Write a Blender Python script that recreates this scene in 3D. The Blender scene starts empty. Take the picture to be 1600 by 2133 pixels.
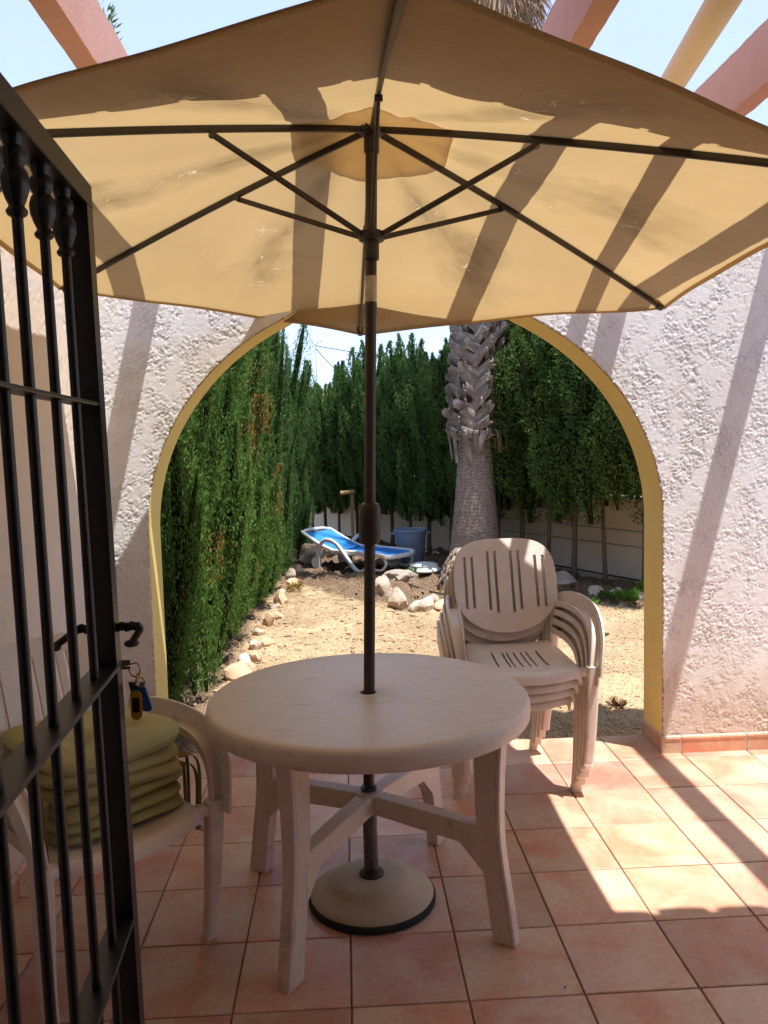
import bpy, math, random
import numpy as np
from mathutils import Vector, Matrix

random.seed(7)
rng = np.random.default_rng(7)
S = bpy.context.scene
COL = S.collection
pi = math.pi
rad = math.radians

# ------------------------------------------------------------------ camera, sky, sun, exposure
cam_d = bpy.data.cameras.new("camera")
cam = bpy.data.objects.new("camera", cam_d)
COL.objects.link(cam)
S.camera = cam
cam_d.sensor_fit = 'VERTICAL'
cam_d.sensor_height = 36.0
cam_d.lens = 36.0 * 1707.3 / 2133.0
cam_d.clip_start = 0.02
cam_d.clip_end = 600


def cam_axes(yaw, pit, rol):
    cy, sy = math.cos(yaw), math.sin(yaw)
    cp, sp = math.cos(pit), math.sin(pit)
    f = Vector((sy * cp, cy * cp, sp))
    r0 = Vector((cy, -sy, 0))
    u0 = r0.cross(f)
    r = r0 * math.cos(rol) + u0 * math.sin(rol)
    u = -r0 * math.sin(rol) + u0 * math.cos(rol)
    return r, u, f


r_, u_, f_ = cam_axes(0.0465936, -0.0833707, -0.0243972)
m = Matrix.Identity(4)
for i in range(3):
    m[i][0] = r_[i]; m[i][1] = u_[i]; m[i][2] = -f_[i]
m[0][3], m[1][3], m[2][3] = 0.35345, -2.16619, 1.56363
cam.matrix_world = m

SUN = Vector((0.25, -0.18, 1.0)).normalized()      # towards the sun
sun_d = bpy.data.lights.new("sun", 'SUN')
sun = bpy.data.objects.new("sun", sun_d)
COL.objects.link(sun)
sun.rotation_euler = SUN.to_track_quat('Z', 'Y').to_euler()
sun_d.energy = 2.2
sun_d.angle = rad(0.55)
sun_d.color = (1.0, 0.965, 0.92)

W = bpy.data.worlds.new("World")
S.world = W
W.use_nodes = True
wn, wl = W.node_tree.nodes, W.node_tree.links
wn.clear()
wo = wn.new('ShaderNodeOutputWorld')
bg = wn.new('ShaderNodeBackground')
sky = wn.new('ShaderNodeTexSky')
sky.sky_type = 'NISHITA'
sky.sun_disc = False
sky.sun_elevation = math.asin(SUN.z)
sky.sun_rotation = math.atan2(SUN.x, SUN.y)
sky.air_density = 0.75
sky.dust_density = 0.25
sky.ozone_density = 3.0
bg.inputs['Strength'].default_value = 0.15
# thin high cloud mixed over the whole sky
tc = wn.new('ShaderNodeTexCoord')
mp = wn.new('ShaderNodeMapping')
mp.inputs['Scale'].default_value = (1.3, 1.3, 4.0)
nz = wn.new('ShaderNodeTexNoise')
nz.inputs['Scale'].default_value = 2.2
nz.inputs['Detail'].default_value = 6
nz.inputs['Roughness'].default_value = 0.6
rp = wn.new('ShaderNodeValToRGB')
rp.color_ramp.elements[0].position = 0.30
rp.color_ramp.elements[1].position = 0.78
rp.color_ramp.elements[0].color = (0.62, 0.62, 0.62, 1)
rp.color_ramp.elements[1].color = (0.88, 0.88, 0.88, 1)
mx = wn.new('ShaderNodeMixRGB')
mx.inputs['Color2'].default_value = (1.22, 1.38, 1.78, 1)
wl.new(tc.outputs['Generated'], mp.inputs['Vector'])
wl.new(mp.outputs['Vector'], nz.inputs['Vector'])
wl.new(nz.outputs['Fac'], rp.inputs['Fac'])
wl.new(rp.outputs['Color'], mx.inputs['Fac'])
wl.new(sky.outputs['Color'], mx.inputs['Color1'])
wl.new(mx.outputs['Color'], bg.inputs['Color'])
wl.new(bg.outputs['Background'], wo.inputs['Surface'])

S.view_settings.view_transform = 'Standard'
S.view_settings.look = 'None'
S.view_settings.gamma = 1.0
S.view_settings.use_curve_mapping = False
S.view_settings.exposure = 2.02
S.cycles.max_bounces = 8
S.cycles.diffuse_bounces = 5
S.cycles.transmission_bounces = 5
S.cycles.transparent_max_bounces = 8
S.cycles.caustics_reflective = False
S.cycles.caustics_refractive = False

# ------------------------------------------------------------------ materials


def new_mat(name):
    mt = bpy.data.materials.new(name)
    mt.use_nodes = True
    nt = mt.node_tree
    b = nt.nodes['Principled BSDF']
    return mt, nt, b


def ramp(nt, stops):
    n = nt.nodes.new('ShaderNodeValToRGB')
    e = n.color_ramp.elements
    while len(e) < len(stops):
        e.new(0.5)
    for k, (p, c) in enumerate(stops):
        e[k].position = p
        e[k].color = (c[0], c[1], c[2], 1)
    return n


def noise(nt, vec, scale, detail=4, rough=0.55, dist=0.0):
    n = nt.nodes.new('ShaderNodeTexNoise')
    n.inputs['Scale'].default_value = scale
    n.inputs['Detail'].default_value = detail
    n.inputs['Roughness'].default_value = rough
    n.inputs['Distortion'].default_value = dist
    if vec:
        nt.links.new(vec, n.inputs['Vector'])
    return n


def coords(nt, scale=(1, 1, 1), per_object=True):
    t = nt.nodes.new('ShaderNodeTexCoord')
    mpn = nt.nodes.new('ShaderNodeMapping')
    mpn.inputs['Scale'].default_value = scale
    nt.links.new(t.outputs['Object'], mpn.inputs['Vector'])
    if per_object:
        oi = nt.nodes.new('ShaderNodeObjectInfo')
        mu = nt.nodes.new('ShaderNodeMath')
        mu.operation = 'MULTIPLY'
        mu.inputs[1].default_value = 73.0
        nt.links.new(oi.outputs['Random'], mu.inputs[0])
        cb = nt.nodes.new('ShaderNodeCombineXYZ')
        for k in range(3):
            nt.links.new(mu.outputs[0], cb.inputs[k])
        nt.links.new(cb.outputs[0], mpn.inputs['Location'])
    return mpn.outputs['Vector']


def bump(nt, b, h, strength, dist):
    n = nt.nodes.new('ShaderNodeBump')
    n.inputs['Strength'].default_value = strength
    n.inputs['Distance'].default_value = dist
    nt.links.new(h, n.inputs['Height'])
    nt.links.new(n.outputs['Normal'], b.inputs['Normal'])
    return n


def mat(name, c1, c2=None, scale=8, rough=0.6, metal=0.0, bs=0.0, bd=0.002, bscale=None, mscale=(1, 1, 1),
        c3=None, spec=0.5, detail=5):
    mt, nt, b = new_mat(name)
    v = coords(nt, mscale)
    c2 = c2 or tuple(x * 0.82 for x in c1)
    n = noise(nt, v, scale, detail, 0.6)
    stops = [(0.3, c1), (0.68, c2)] if c3 is None else [(0.28, c1), (0.5, c2), (0.72, c3)]
    rr = ramp(nt, stops)
    nt.links.new(n.outputs['Fac'], rr.inputs['Fac'])
    nt.links.new(rr.outputs['Color'], b.inputs['Base Color'])
    b.inputs['Roughness'].default_value = rough
    b.inputs['Metallic'].default_value = metal
    b.inputs['Specular IOR Level'].default_value = spec
    if bs > 0:
        n2 = noise(nt, v, bscale or scale * 6, 6, 0.65)
        bump(nt, b, n2.outputs['Fac'], bs, bd)
    return mt


def plastic_mat(name, c, dirt, amount=0.5, st=(1, 1, 1)):
    """moulded resin furniture: faint blotches, rubbed dirt and scuffs"""
    mt, nt, b = new_mat(name)
    v = coords(nt, st)
    n = noise(nt, v, 4, 8, 0.72)
    rr = ramp(nt, [(0.34, tuple(x * 1.04 for x in c)), (0.48, tuple(x * 0.90 for x in c)), (0.58, tuple(x * 0.98 for x in c)), (0.76, dirt)])
    nt.links.new(n.outputs['Fac'], rr.inputs['Fac'])
    n2 = noise(nt, coords(nt, (1, 1, 0.35)), 38, 5, 0.7, 0.6)
    r2 = ramp(nt, [(0.60, (0, 0, 0)), (0.74, (amount,) * 3)])
    nt.links.new(n2.outputs['Fac'], r2.inputs['Fac'])
    mxn = nt.nodes.new('ShaderNodeMixRGB')
    mxn.inputs['Color2'].default_value = (*dirt, 1)
    nt.links.new(r2.outputs['Color'], mxn.inputs['Fac'])
    nt.links.new(rr.outputs['Color'], mxn.inputs['Color1'])
    nt.links.new(mxn.outputs['Color'], b.inputs['Base Color'])
    b.inputs['Roughness'].default_value = 0.40
    n3 = noise(nt, v, 160, 3, 0.6)
    bump(nt, b, n3.outputs['Fac'], 0.12, 0.0008)
    return mt


def foliage_mat(name, dark, mid, light, transl=0.25, zone=3.0):
    mt, nt, b = new_mat(name)
    v = coords(nt)
    n = noise(nt, v, zone, 4, 0.6)
    n2 = noise(nt, v, 40, 2, 0.6)
    ad = nt.nodes.new('ShaderNodeMath'); ad.operation = 'ADD'
    m1 = nt.nodes.new('ShaderNodeMath'); m1.operation = 'MULTIPLY'; m1.inputs[1].default_value = 0.55
    m2 = nt.nodes.new('ShaderNodeMath'); m2.operation = 'MULTIPLY'; m2.inputs[1].default_value = 0.45
    nt.links.new(n.outputs['Fac'], m1.inputs[0]); nt.links.new(n2.outputs['Fac'], m2.inputs[0])
    nt.links.new(m1.outputs[0], ad.inputs[0]); nt.links.new(m2.outputs[0], ad.inputs[1])
    rr = ramp(nt, [(0.34, dark), (0.5, mid), (0.66, light)])
    nt.links.new(ad.outputs[0], rr.inputs['Fac'])
    nt.links.new(rr.outputs['Color'], b.inputs['Base Color'])
    b.inputs['Roughness'].default_value = 0.6
    b.inputs['Specular IOR Level'].default_value = 0.25
    t = nt.nodes.new('ShaderNodeBsdfTranslucent')
    nt.links.new(rr.outputs['Color'], t.inputs['Color'])
    ms = nt.nodes.new('ShaderNodeMixShader')
    ms.inputs['Fac'].default_value = transl
    out = nt.nodes['Material Output']
    nt.links.new(b.outputs[0], ms.inputs[1]); nt.links.new(t.outputs[0], ms.inputs[2])
    nt.links.new(ms.outputs[0], out.inputs['Surface'])
    return mt


M = {}
# tiles: mottled salmon and cream terracotta
mt, nt, b = new_mat("terracotta_tile")
v = coords(nt)
n1 = noise(nt, v, 4.2, 5, 0.55, 0.4)
rr = ramp(nt, [(0.36, (0.58, 0.25, 0.165)), (0.48, (0.60, 0.33, 0.225)), (0.61, (0.62, 0.43, 0.30))])
nt.links.new(n1.outputs['Fac'], rr.inputs['Fac'])
n2 = noise(nt, v, 55, 5, 0.7)
r2 = ramp(nt, [(0.35, (0.86, 0.86, 0.86)), (0.65, (1.05, 1.05, 1.05))])
nt.links.new(n2.outputs['Fac'], r2.inputs['Fac'])
mm = nt.nodes.new('ShaderNodeMixRGB'); mm.blend_type = 'MULTIPLY'; mm.inputs['Fac'].default_value = 1
nt.links.new(rr.outputs['Color'], mm.inputs['Color1']); nt.links.new(r2.outputs['Color'], mm.inputs['Color2'])
oi = nt.nodes.new('ShaderNodeObjectInfo')
hs = nt.nodes.new('ShaderNodeHueSaturation')
mr = nt.nodes.new('ShaderNodeMapRange')
mr.inputs['To Min'].default_value = 0.84; mr.inputs['To Max'].default_value = 1.12
mrh = nt.nodes.new('ShaderNodeMapRange'); mrh.inputs['To Min'].default_value = 0.492; mrh.inputs['To Max'].default_value = 0.512
frh = nt.nodes.new('ShaderNodeMath'); frh.operation = 'FRACT'; mfh = nt.nodes.new('ShaderNodeMath'); mfh.operation = 'MULTIPLY'; mfh.inputs[1].default_value = 7.31
nt.links.new(oi.outputs['Random'], mfh.inputs[0]); nt.links.new(mfh.outputs[0], frh.inputs[0]); nt.links.new(frh.outputs[0], mrh.inputs['Value']); nt.links.new(mrh.outputs['Result'], hs.inputs['Hue'])
nt.links.new(oi.outputs['Random'], mr.inputs['Value'])
nt.links.new(mr.outputs['Result'], hs.inputs['Value'])
nt.links.new(mm.outputs['Color'], hs.inputs['Color'])
nt.links.new(hs.outputs['Color'], b.inputs['Base Color'])
b.inputs['Roughness'].default_value = 0.36
n3 = noise(nt, v, 14, 3, 0.5)
r3 = ramp(nt, [(0.3, (0.3,) * 3), (0.7, (0.5,) * 3)])
nt.links.new(n3.outputs['Fac'], r3.inputs['Fac']); nt.links.new(r3.outputs['Color'], b.inputs['Roughness'])
bump(nt, b, n2.outputs['Fac'], 0.12, 0.001)
M['tile'] = mt
M['grout'] = mat("grout", (0.30, 0.24, 0.18), (0.13, 0.10, 0.075), 14, 0.95, bs=0.4, bd=0.003)
M['grout_light'] = mat("light_grout", (0.6, 0.55, 0.48), None, 30, 0.9)
M['stucco'] = mat("white_stucco", (0.83, 0.835, 0.855), (0.80, 0.80, 0.81), 2.5, 0.9, bs=0.55, bd=0.003, bscale=210, spec=0.2)
nt = M['stucco'].node_tree; b = nt.nodes['Principled BSDF']; lk = b.inputs['Base Color'].links[0].from_socket
vv_ = coords(nt, (1, 1, 0.45), False)
big = noise(nt, vv_, 2.2, 6, 0.7)
rbg = ramp(nt, [(0.42, (1, 1, 1)), (0.75, (0.86, 0.82, 0.76))]); nt.links.new(big.outputs['Fac'], rbg.inputs['Fac'])
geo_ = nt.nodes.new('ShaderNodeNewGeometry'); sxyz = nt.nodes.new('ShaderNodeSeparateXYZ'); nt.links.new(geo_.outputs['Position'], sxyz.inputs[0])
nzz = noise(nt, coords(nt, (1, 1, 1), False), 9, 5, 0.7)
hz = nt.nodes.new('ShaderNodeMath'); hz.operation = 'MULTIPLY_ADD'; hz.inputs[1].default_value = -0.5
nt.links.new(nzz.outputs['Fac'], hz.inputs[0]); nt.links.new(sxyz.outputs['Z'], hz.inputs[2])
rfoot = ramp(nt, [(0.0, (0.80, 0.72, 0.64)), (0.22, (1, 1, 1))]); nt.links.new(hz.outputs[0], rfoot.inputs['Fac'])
ma = nt.nodes.new('ShaderNodeMixRGB'); ma.blend_type = 'MULTIPLY'; ma.inputs['Fac'].default_value = 1
mb_ = nt.nodes.new('ShaderNodeMixRGB'); mb_.blend_type = 'MULTIPLY'; mb_.inputs['Fac'].default_value = 1
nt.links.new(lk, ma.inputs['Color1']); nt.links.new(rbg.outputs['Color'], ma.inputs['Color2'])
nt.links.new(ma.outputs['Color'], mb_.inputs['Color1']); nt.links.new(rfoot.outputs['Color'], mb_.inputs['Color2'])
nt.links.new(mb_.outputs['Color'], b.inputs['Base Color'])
M['stucco_shade'] = mat("shade_tinted_stucco", (0.74, 0.66, 0.58), (0.69, 0.61, 0.53), 2.2, 0.9, bs=0.5, bd=0.002, bscale=170, spec=0.2)  # shaded copy of the stucco: the side wall's shade is put into this beige
M['yellow'] = mat("yellow_masonry_paint", (0.78, 0.63, 0.22), (0.73, 0.57, 0.20), 3, 0.75, bs=0.15, bd=0.001, bscale=120, spec=0.3)
M['pink'] = mat("pink_beam_paint", (0.54, 0.31, 0.265), (0.48, 0.27, 0.23), 5, 0.85, bs=0.5, bd=0.004, bscale=60, spec=0.2)
M['cream_pipe'] = mat("cream_pipe", (0.78, 0.66, 0.47), (0.72, 0.6, 0.42), 4, 0.6)
M['resin'] = plastic_mat("sand_resin", (0.76, 0.68, 0.615), (0.45, 0.38, 0.33))
M['resin_table'] = plastic_mat("table_resin", (0.70, 0.615, 0.535), (0.36, 0.29, 0.235), 0.7, (0.7, 3.2, 1))
M['black_iron'] = mat("black_iron", (0.0035, 0.0035, 0.004), (0.007, 0.006, 0.006), 20, 0.42, 0.0, 0.15, 0.0006, 90)
M['frame_metal'] = mat("bronze_frame", (0.030, 0.022, 0.017), (0.045, 0.032, 0.024), 12, 0.42, 0.2)
M['grey_tube'] = mat("scuffed_tube", (0.06, 0.055, 0.055), (0.16, 0.15, 0.15), 18, 0.5, 0.2)
M['black_plastic'] = mat("black_plastic", (0.016, 0.014, 0.013), (0.03, 0.026, 0.022), 20, 0.45)
M['black_rubber'] = mat("black_rubber", (0.012, 0.012, 0.012), None, 20, 0.8)
M['paper'] = mat("torn_white_sticker", (0.62, 0.55, 0.48), (0.40, 0.33, 0.27), 30, 0.7, detail=3)
M['concrete'] = mat("cream_concrete", (0.50, 0.42, 0.30), (0.42, 0.35, 0.25), 6, 0.7, bs=0.2, bd=0.001)
M['cushion'] = mat("olive_cushion_cloth", (0.42, 0.395, 0.19), (0.35, 0.325, 0.155), 9, 0.95, bs=0.35, bd=0.0015, bscale=260, spec=0.1)
M['cushion_side'] = mat("olive_tie_cloth", (0.27, 0.22, 0.085), (0.2, 0.16, 0.07), 12, 0.95)
M['bark'] = mat("grey_brown_bark", (0.17, 0.12, 0.09), (0.09, 0.065, 0.05), 12, 0.95, bs=0.7, bd=0.01, bscale=40, mscale=(1, 1, 0.25))
# palm lower trunk: fine rings crossed by vertical fibres
mt, nt, b = new_mat("palm_trunk_bark")
v = coords(nt, (1, 1, 1), False)
wv = nt.nodes.new('ShaderNodeTexWave'); wv.bands_direction = 'Z'
wv.inputs['Scale'].default_value = 8; wv.inputs['Distortion'].default_value = 9.0
wv.inputs['Detail'].default_value = 3; wv.inputs['Detail Scale'].default_value = 2.5
nt.links.new(v, wv.inputs['Vector'])
nf = noise(nt, coords(nt, (1, 1, 0.15), False), 38, 5, 0.75)
nl = noise(nt, v, 3, 4, 0.6)
a1 = nt.nodes.new('ShaderNodeMath'); a1.operation = 'MULTIPLY_ADD'
a1.inputs[1].default_value = 0.30
nt.links.new(wv.outputs['Fac'], a1.inputs[0]); nt.links.new(nf.outputs['Fac'], a1.inputs[2])
rr = ramp(nt, [(0.34, (0.14, 0.10, 0.08)), (0.60, (0.27, 0.21, 0.175)), (0.88, (0.40, 0.33, 0.285))])
nt.links.new(a1.outputs[0], rr.inputs['Fac'])
ml = nt.nodes.new('ShaderNodeMixRGB'); ml.blend_type = 'MULTIPLY'; ml.inputs['Fac'].default_value = 0.6
nt.links.new(rr.outputs['Color'], ml.inputs['Color1']); nt.links.new(nl.outputs['Color'], ml.inputs['Color2'])
nt.links.new(rr.outputs['Color'], b.inputs['Base Color'])
b.inputs['Roughness'].default_value = 0.95
bump(nt, b, a1.outputs[0], 0.4, 0.008)
M['palm_trunk'] = mt
M['palm_boot'] = mat("dry_palm_boot", (0.42, 0.36, 0.315), (0.20, 0.155, 0.125), 9, 0.85, bs=0.6, bd=0.006, bscale=60, mscale=(1, 1, 0.3), c3=(0.54, 0.49, 0.45))
M['palm_dark'] = mat("palm_fibre", (0.10, 0.06, 0.04), (0.05, 0.03, 0.02), 20, 0.95, bs=0.6, bd=0.01)
M['dry_frond'] = mat("dry_frond", (0.36, 0.24, 0.13), (0.2, 0.12, 0.07), 9, 0.9)
M['palm_leaf'] = foliage_mat("palm_leaf", (0.04, 0.07, 0.02), (0.06, 0.1, 0.03), (0.1, 0.14, 0.05))
M['cypress'] = foliage_mat("cypress_green", (0.05, 0.12, 0.018), (0.095, 0.20, 0.035), (0.18, 0.30, 0.07), 0.32, 4.0)
M['cypress_deep'] = foliage_mat("cypress_deep_green", (0.042, 0.10, 0.024), (0.07, 0.155, 0.036), (0.125, 0.23, 0.055), 0.25)
M['juniper'] = foliage_mat("juniper_green", (0.042, 0.085, 0.018), (0.075, 0.145, 0.028), (0.15, 0.24, 0.05), 0.25)
M['brown_sprig'] = foliage_mat("scorched_sprig", (0.22, 0.10, 0.03), (0.30, 0.17, 0.04), (0.26, 0.24, 0.06), 0.25)
M['weed'] = foliage_mat("weed_green", (0.08, 0.16, 0.02), (0.12, 0.25, 0.03), (0.2, 0.34, 0.06), 0.35)
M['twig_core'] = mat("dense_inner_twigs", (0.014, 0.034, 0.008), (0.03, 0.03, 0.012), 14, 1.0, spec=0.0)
M['pebble'] = mat("tan_pebble", (0.56, 0.41, 0.255), (0.44, 0.31, 0.18), 2.5, 0.9)
M['soil_bit'] = mat("leaf_litter", (0.22, 0.14, 0.085), (0.36, 0.25, 0.14), 20, 0.95)
M['stone'] = mat("pale_limestone", (0.62, 0.52, 0.42), (0.36, 0.26, 0.18), 7, 0.9, bs=0.8, bd=0.02, bscale=14)
M['stone_tan'] = mat("tan_stone", (0.62, 0.43, 0.27), (0.40, 0.25, 0.15), 7, 0.9, bs=0.6, bd=0.01, bscale=14)
M['stone_grey'] = mat("grey_stone", (0.42, 0.36, 0.30), (0.26, 0.2, 0.16), 7, 0.9, bs=0.6, bd=0.01, bscale=14)
M['wall_render'] = mat("cream_render", (0.72, 0.63, 0.51), (0.62, 0.53, 0.42), 2.2, 0.9, bs=0.3, bd=0.004, bscale=30)
M['cap_white'] = mat("white_coping", (0.74, 0.72, 0.68), (0.6, 0.56, 0.5), 8, 0.8)
M['bin'] = mat("blue_grey_plastic", (0.23, 0.29, 0.37), (0.19, 0.25, 0.33), 6, 0.5)
M['white_plastic'] = mat("white_plastic", (0.78, 0.78, 0.76), (0.66, 0.65, 0.62), 7, 0.45)
M['blue_fabric'] = mat("blue_mesh_fabric", (0.008, 0.165, 0.52), (0.010, 0.20, 0.58), 12, 0.7, bs=0.2, bd=0.001, bscale=300)
M['timber'] = mat("weathered_timber", (0.42, 0.28, 0.13), (0.3, 0.19, 0.09), 10, 0.85, mscale=(1, 1, 0.2))
M['hose'] = mat("black_drip_hose", (0.02, 0.018, 0.016), None, 10, 0.6)
M['key_yellow'] = mat("yellow_tag", (0.72, 0.42, 0.02), None, 10, 0.4)
M['key_blue'] = mat("blue_tag", (0.01, 0.10, 0.36), None, 10, 0.35)
M['brass'] = mat("brass", (0.55, 0.40, 0.18), (0.4, 0.28, 0.12), 30, 0.3, 1.0)
M['steel'] = mat("steel", (0.5, 0.5, 0.5), None, 30, 0.3, 1.0)
M['dark_window'] = mat("dark_insert", (0.02, 0.015, 0.012), None, 10, 0.3)
M['roof_tile'] = mat("clay_roof_tile", (0.52, 0.25, 0.15), (0.42, 0.19, 0.11), 7, 0.85)
M['house_white'] = mat("house_white", (0.74, 0.70, 0.66), (0.7, 0.66, 0.6), 3, 0.9, bs=0.4, bd=0.004, bscale=60)
M['ceiling'] = mat("soffit_paint", (0.58, 0.42, 0.30), None, 3, 0.9)
M['peach_wall'] = mat("peach_house_paint", (0.74, 0.36, 0.22), (0.68, 0.33, 0.2), 3, 0.9)
M['roof_far'] = M['roof_tile']

# umbrella cloth: translucent, with stained bands and pale creases
mt, nt, b = new_mat("parasol_cloth")
v = coords(nt, (1, 1, 1), False)
vs = nt.nodes.new('ShaderNodeAttribute'); vs.attribute_name = 'panel_uv'
ns1 = noise(nt, v, 1.7, 4, 0.6)
rr = ramp(nt, [(0.34, (0.45, 0.315, 0.145)), (0.66, (0.50, 0.355, 0.17))])
nt.links.new(ns1.outputs['Fac'], rr.inputs['Fac'])
# mould/dirt streaks that run out from the hub along the middle of each panel
sp = nt.nodes.new('ShaderNodeSeparateXYZ'); nt.links.new(vs.outputs['Vector'], sp.inputs[0])
band = nt.nodes.new('ShaderNodeMath'); band.operation = 'SUBTRACT'; band.inputs[1].default_value = 0.5
nt.links.new(sp.outputs['Y'], band.inputs[0])
nw = noise(nt, v, 2.6, 4, 0.65)
wob = nt.nodes.new('ShaderNodeMath'); wob.operation = 'MULTIPLY_ADD'
wob.inputs[1].default_value = 0.55; wob.inputs[2].default_value = -0.275
nt.links.new(nw.outputs['Fac'], wob.inputs[0])
sm = nt.nodes.new('ShaderNodeMath'); sm.operation = 'ADD'
nt.links.new(band.outputs[0], sm.inputs[0]); nt.links.new(wob.outputs[0], sm.inputs[1])
ab = nt.nodes.new('ShaderNodeMath'); ab.operation = 'ABSOLUTE'; nt.links.new(sm.outputs[0], ab.inputs[0])
rb = ramp(nt, [(0.02, (1, 1, 1)), (0.17, (0, 0, 0))]); nt.links.new(ab.outputs[0], rb.inputs['Fac'])
rad_r = ramp(nt, [(0.10, (0, 0, 0)), (0.26, (1, 1, 1)), (0.74, (1, 1, 1)), (0.97, (0, 0, 0))])
nt.links.new(sp.outputs['X'], rad_r.inputs['Fac'])
mpu = nt.nodes.new('ShaderNodeMapping'); mpu.inputs['Scale'].default_value = (3.2, 13, 1); nt.links.new(vs.outputs['Vector'], mpu.inputs['Vector'])
oiu = nt.nodes.new('ShaderNodeObjectInfo'); cbu = nt.nodes.new('ShaderNodeCombineXYZ'); mlu = nt.nodes.new('ShaderNodeMath'); mlu.operation = 'MULTIPLY'; mlu.inputs[1].default_value = 50
nt.links.new(oiu.outputs['Random'], mlu.inputs[0]); nt.links.new(mlu.outputs[0], cbu.inputs[0]); nt.links.new(mlu.outputs[0], cbu.inputs[1]); nt.links.new(cbu.outputs[0], mpu.inputs['Location'])
nm = noise(nt, mpu.outputs['Vector'], 1.6, 8, 0.72, 0.5)
rm = ramp(nt, [(0.40, (0, 0, 0)), (0.62, (1, 1, 1))]); nt.links.new(nm.outputs['Fac'], rm.inputs['Fac'])


def mul(a, c):
    q = nt.nodes.new('ShaderNodeMath'); q.operation = 'MULTIPLY'
    nt.links.new(a, q.inputs[0])
    if isinstance(c, float):
        q.inputs[1].default_value = c
    else:
        nt.links.new(c, q.inputs[1])
    return q.outputs[0]


nb = noise(nt, v, 3.0, 2, 0.5)
rbig = ramp(nt, [(0.36, (0.35,) * 3), (0.6, (1, 1, 1))]); nt.links.new(nb.outputs['Fac'], rbig.inputs['Fac'])
smoothpart = mul(mul(rb.outputs['Color'], rad_r.outputs['Color']), rbig.outputs['Color'])
base_m = nt.nodes.new('ShaderNodeMath'); base_m.operation = 'MULTIPLY_ADD'
base_m.inputs[1].default_value = 0.38; base_m.inputs[2].default_value = 0.40
nt.links.new(rm.outputs['Color'], base_m.inputs[0])
stain = mul(smoothpart, base_m.outputs[0])
seam_a = nt.nodes.new('ShaderNodeMath'); seam_a.operation = 'ABSOLUTE'; nt.links.new(band.outputs[0], seam_a.inputs[0])
seam_r = ramp(nt, [(0.484, (0, 0, 0)), (0.488, (0.5,) * 3)]); nt.links.new(seam_a.outputs[0], seam_r.inputs['Fac'])
smx = nt.nodes.new('ShaderNodeMath'); smx.operation = 'MAXIMUM'; nt.links.new(stain, smx.inputs[0]); nt.links.new(seam_r.outputs['Color'], smx.inputs[1]); stain = smx.outputs[0]
mixs = nt.nodes.new('ShaderNodeMixRGB'); mixs.inputs['Color2'].default_value = (0.19, 0.135, 0.06, 1)
nt.links.new(stain, mixs.inputs['Fac']); nt.links.new(rr.outputs['Color'], mixs.inputs['Color1'])
# fine creases worn thin
vo = nt.nodes.new('ShaderNodeTexVoronoi'); vo.feature = 'DISTANCE_TO_EDGE'; vo.inputs['Scale'].default_value = 15
dn = noise(nt, v, 9, 3, 0.6)
dv = nt.nodes.new('ShaderNodeMixRGB'); dv.inputs['Fac'].default_value = 0.12
nt.links.new(v, dv.inputs['Color1']); nt.links.new(dn.outputs['Color'], dv.inputs['Color2'])
nt.links.new(dv.outputs['Color'], vo.inputs['Vector'])
rc = ramp(nt, [(0.012, (1, 1, 1)), (0.04, (0, 0, 0))]); nt.links.new(vo.outputs['Distance'], rc.inputs['Fac'])
nsel = noise(nt, v, 7, 3, 0.6)
rsel = ramp(nt, [(0.60, (0, 0, 0)), (0.68, (1, 1, 1))]); nt.links.new(nsel.outputs['Fac'], rsel.inputs['Fac'])
crease = mul(mul(rc.outputs['Color'], rsel.outputs['Color']), smoothpart)
mixc = nt.nodes.new('ShaderNodeMixRGB'); mixc.inputs['Color2'].default_value = (0.92, 0.86, 0.68, 1)
nt.links.new(crease, mixc.inputs['Fac']); nt.links.new(mixs.outputs['Color'], mixc.inputs['Color1'])
nt.links.new(mixc.outputs['Color'], b.inputs['Base Color'])
b.inputs['Roughness'].default_value = 0.85
b.inputs['Specular IOR Level'].default_value = 0.15
tr = nt.nodes.new('ShaderNodeBsdfTranslucent'); nt.links.new(mixc.outputs['Color'], tr.inputs['Color'])
ms = nt.nodes.new('ShaderNodeMixShader'); ms.inputs['Fac'].default_value = 0.42
nt.links.new(b.outputs[0], ms.inputs[1]); nt.links.new(tr.outputs[0], ms.inputs[2])
nt.links.new(ms.outputs[0], nt.nodes['Material Output'].inputs['Surface'])
nwv = noise(nt, coords(nt, (1, 1, 1), False), 5, 4, 0.6)
bump(nt, b, nwv.outputs['Fac'], 0.35, 0.03)
M['cloth'] = mt

mv, nv_, bv = new_mat("vent_cloth")
bv.inputs['Base Color'].default_value = (0.72, 0.55, 0.34, 1); bv.inputs['Roughness'].default_value = 0.9
tv = nv_.nodes.new('ShaderNodeBsdfTranslucent'); tv.inputs['Color'].default_value = (0.80, 0.64, 0.42, 1)
mvs = nv_.nodes.new('ShaderNodeMixShader'); mvs.inputs['Fac'].default_value = 0.8
nv_.links.new(bv.outputs[0], mvs.inputs[1]); nv_.links.new(tv.outputs[0], mvs.inputs[2]); nv_.links.new(mvs.outputs[0], nv_.nodes['Material Output'].inputs['Surface'])
M['vent_cloth'] = mv
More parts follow.
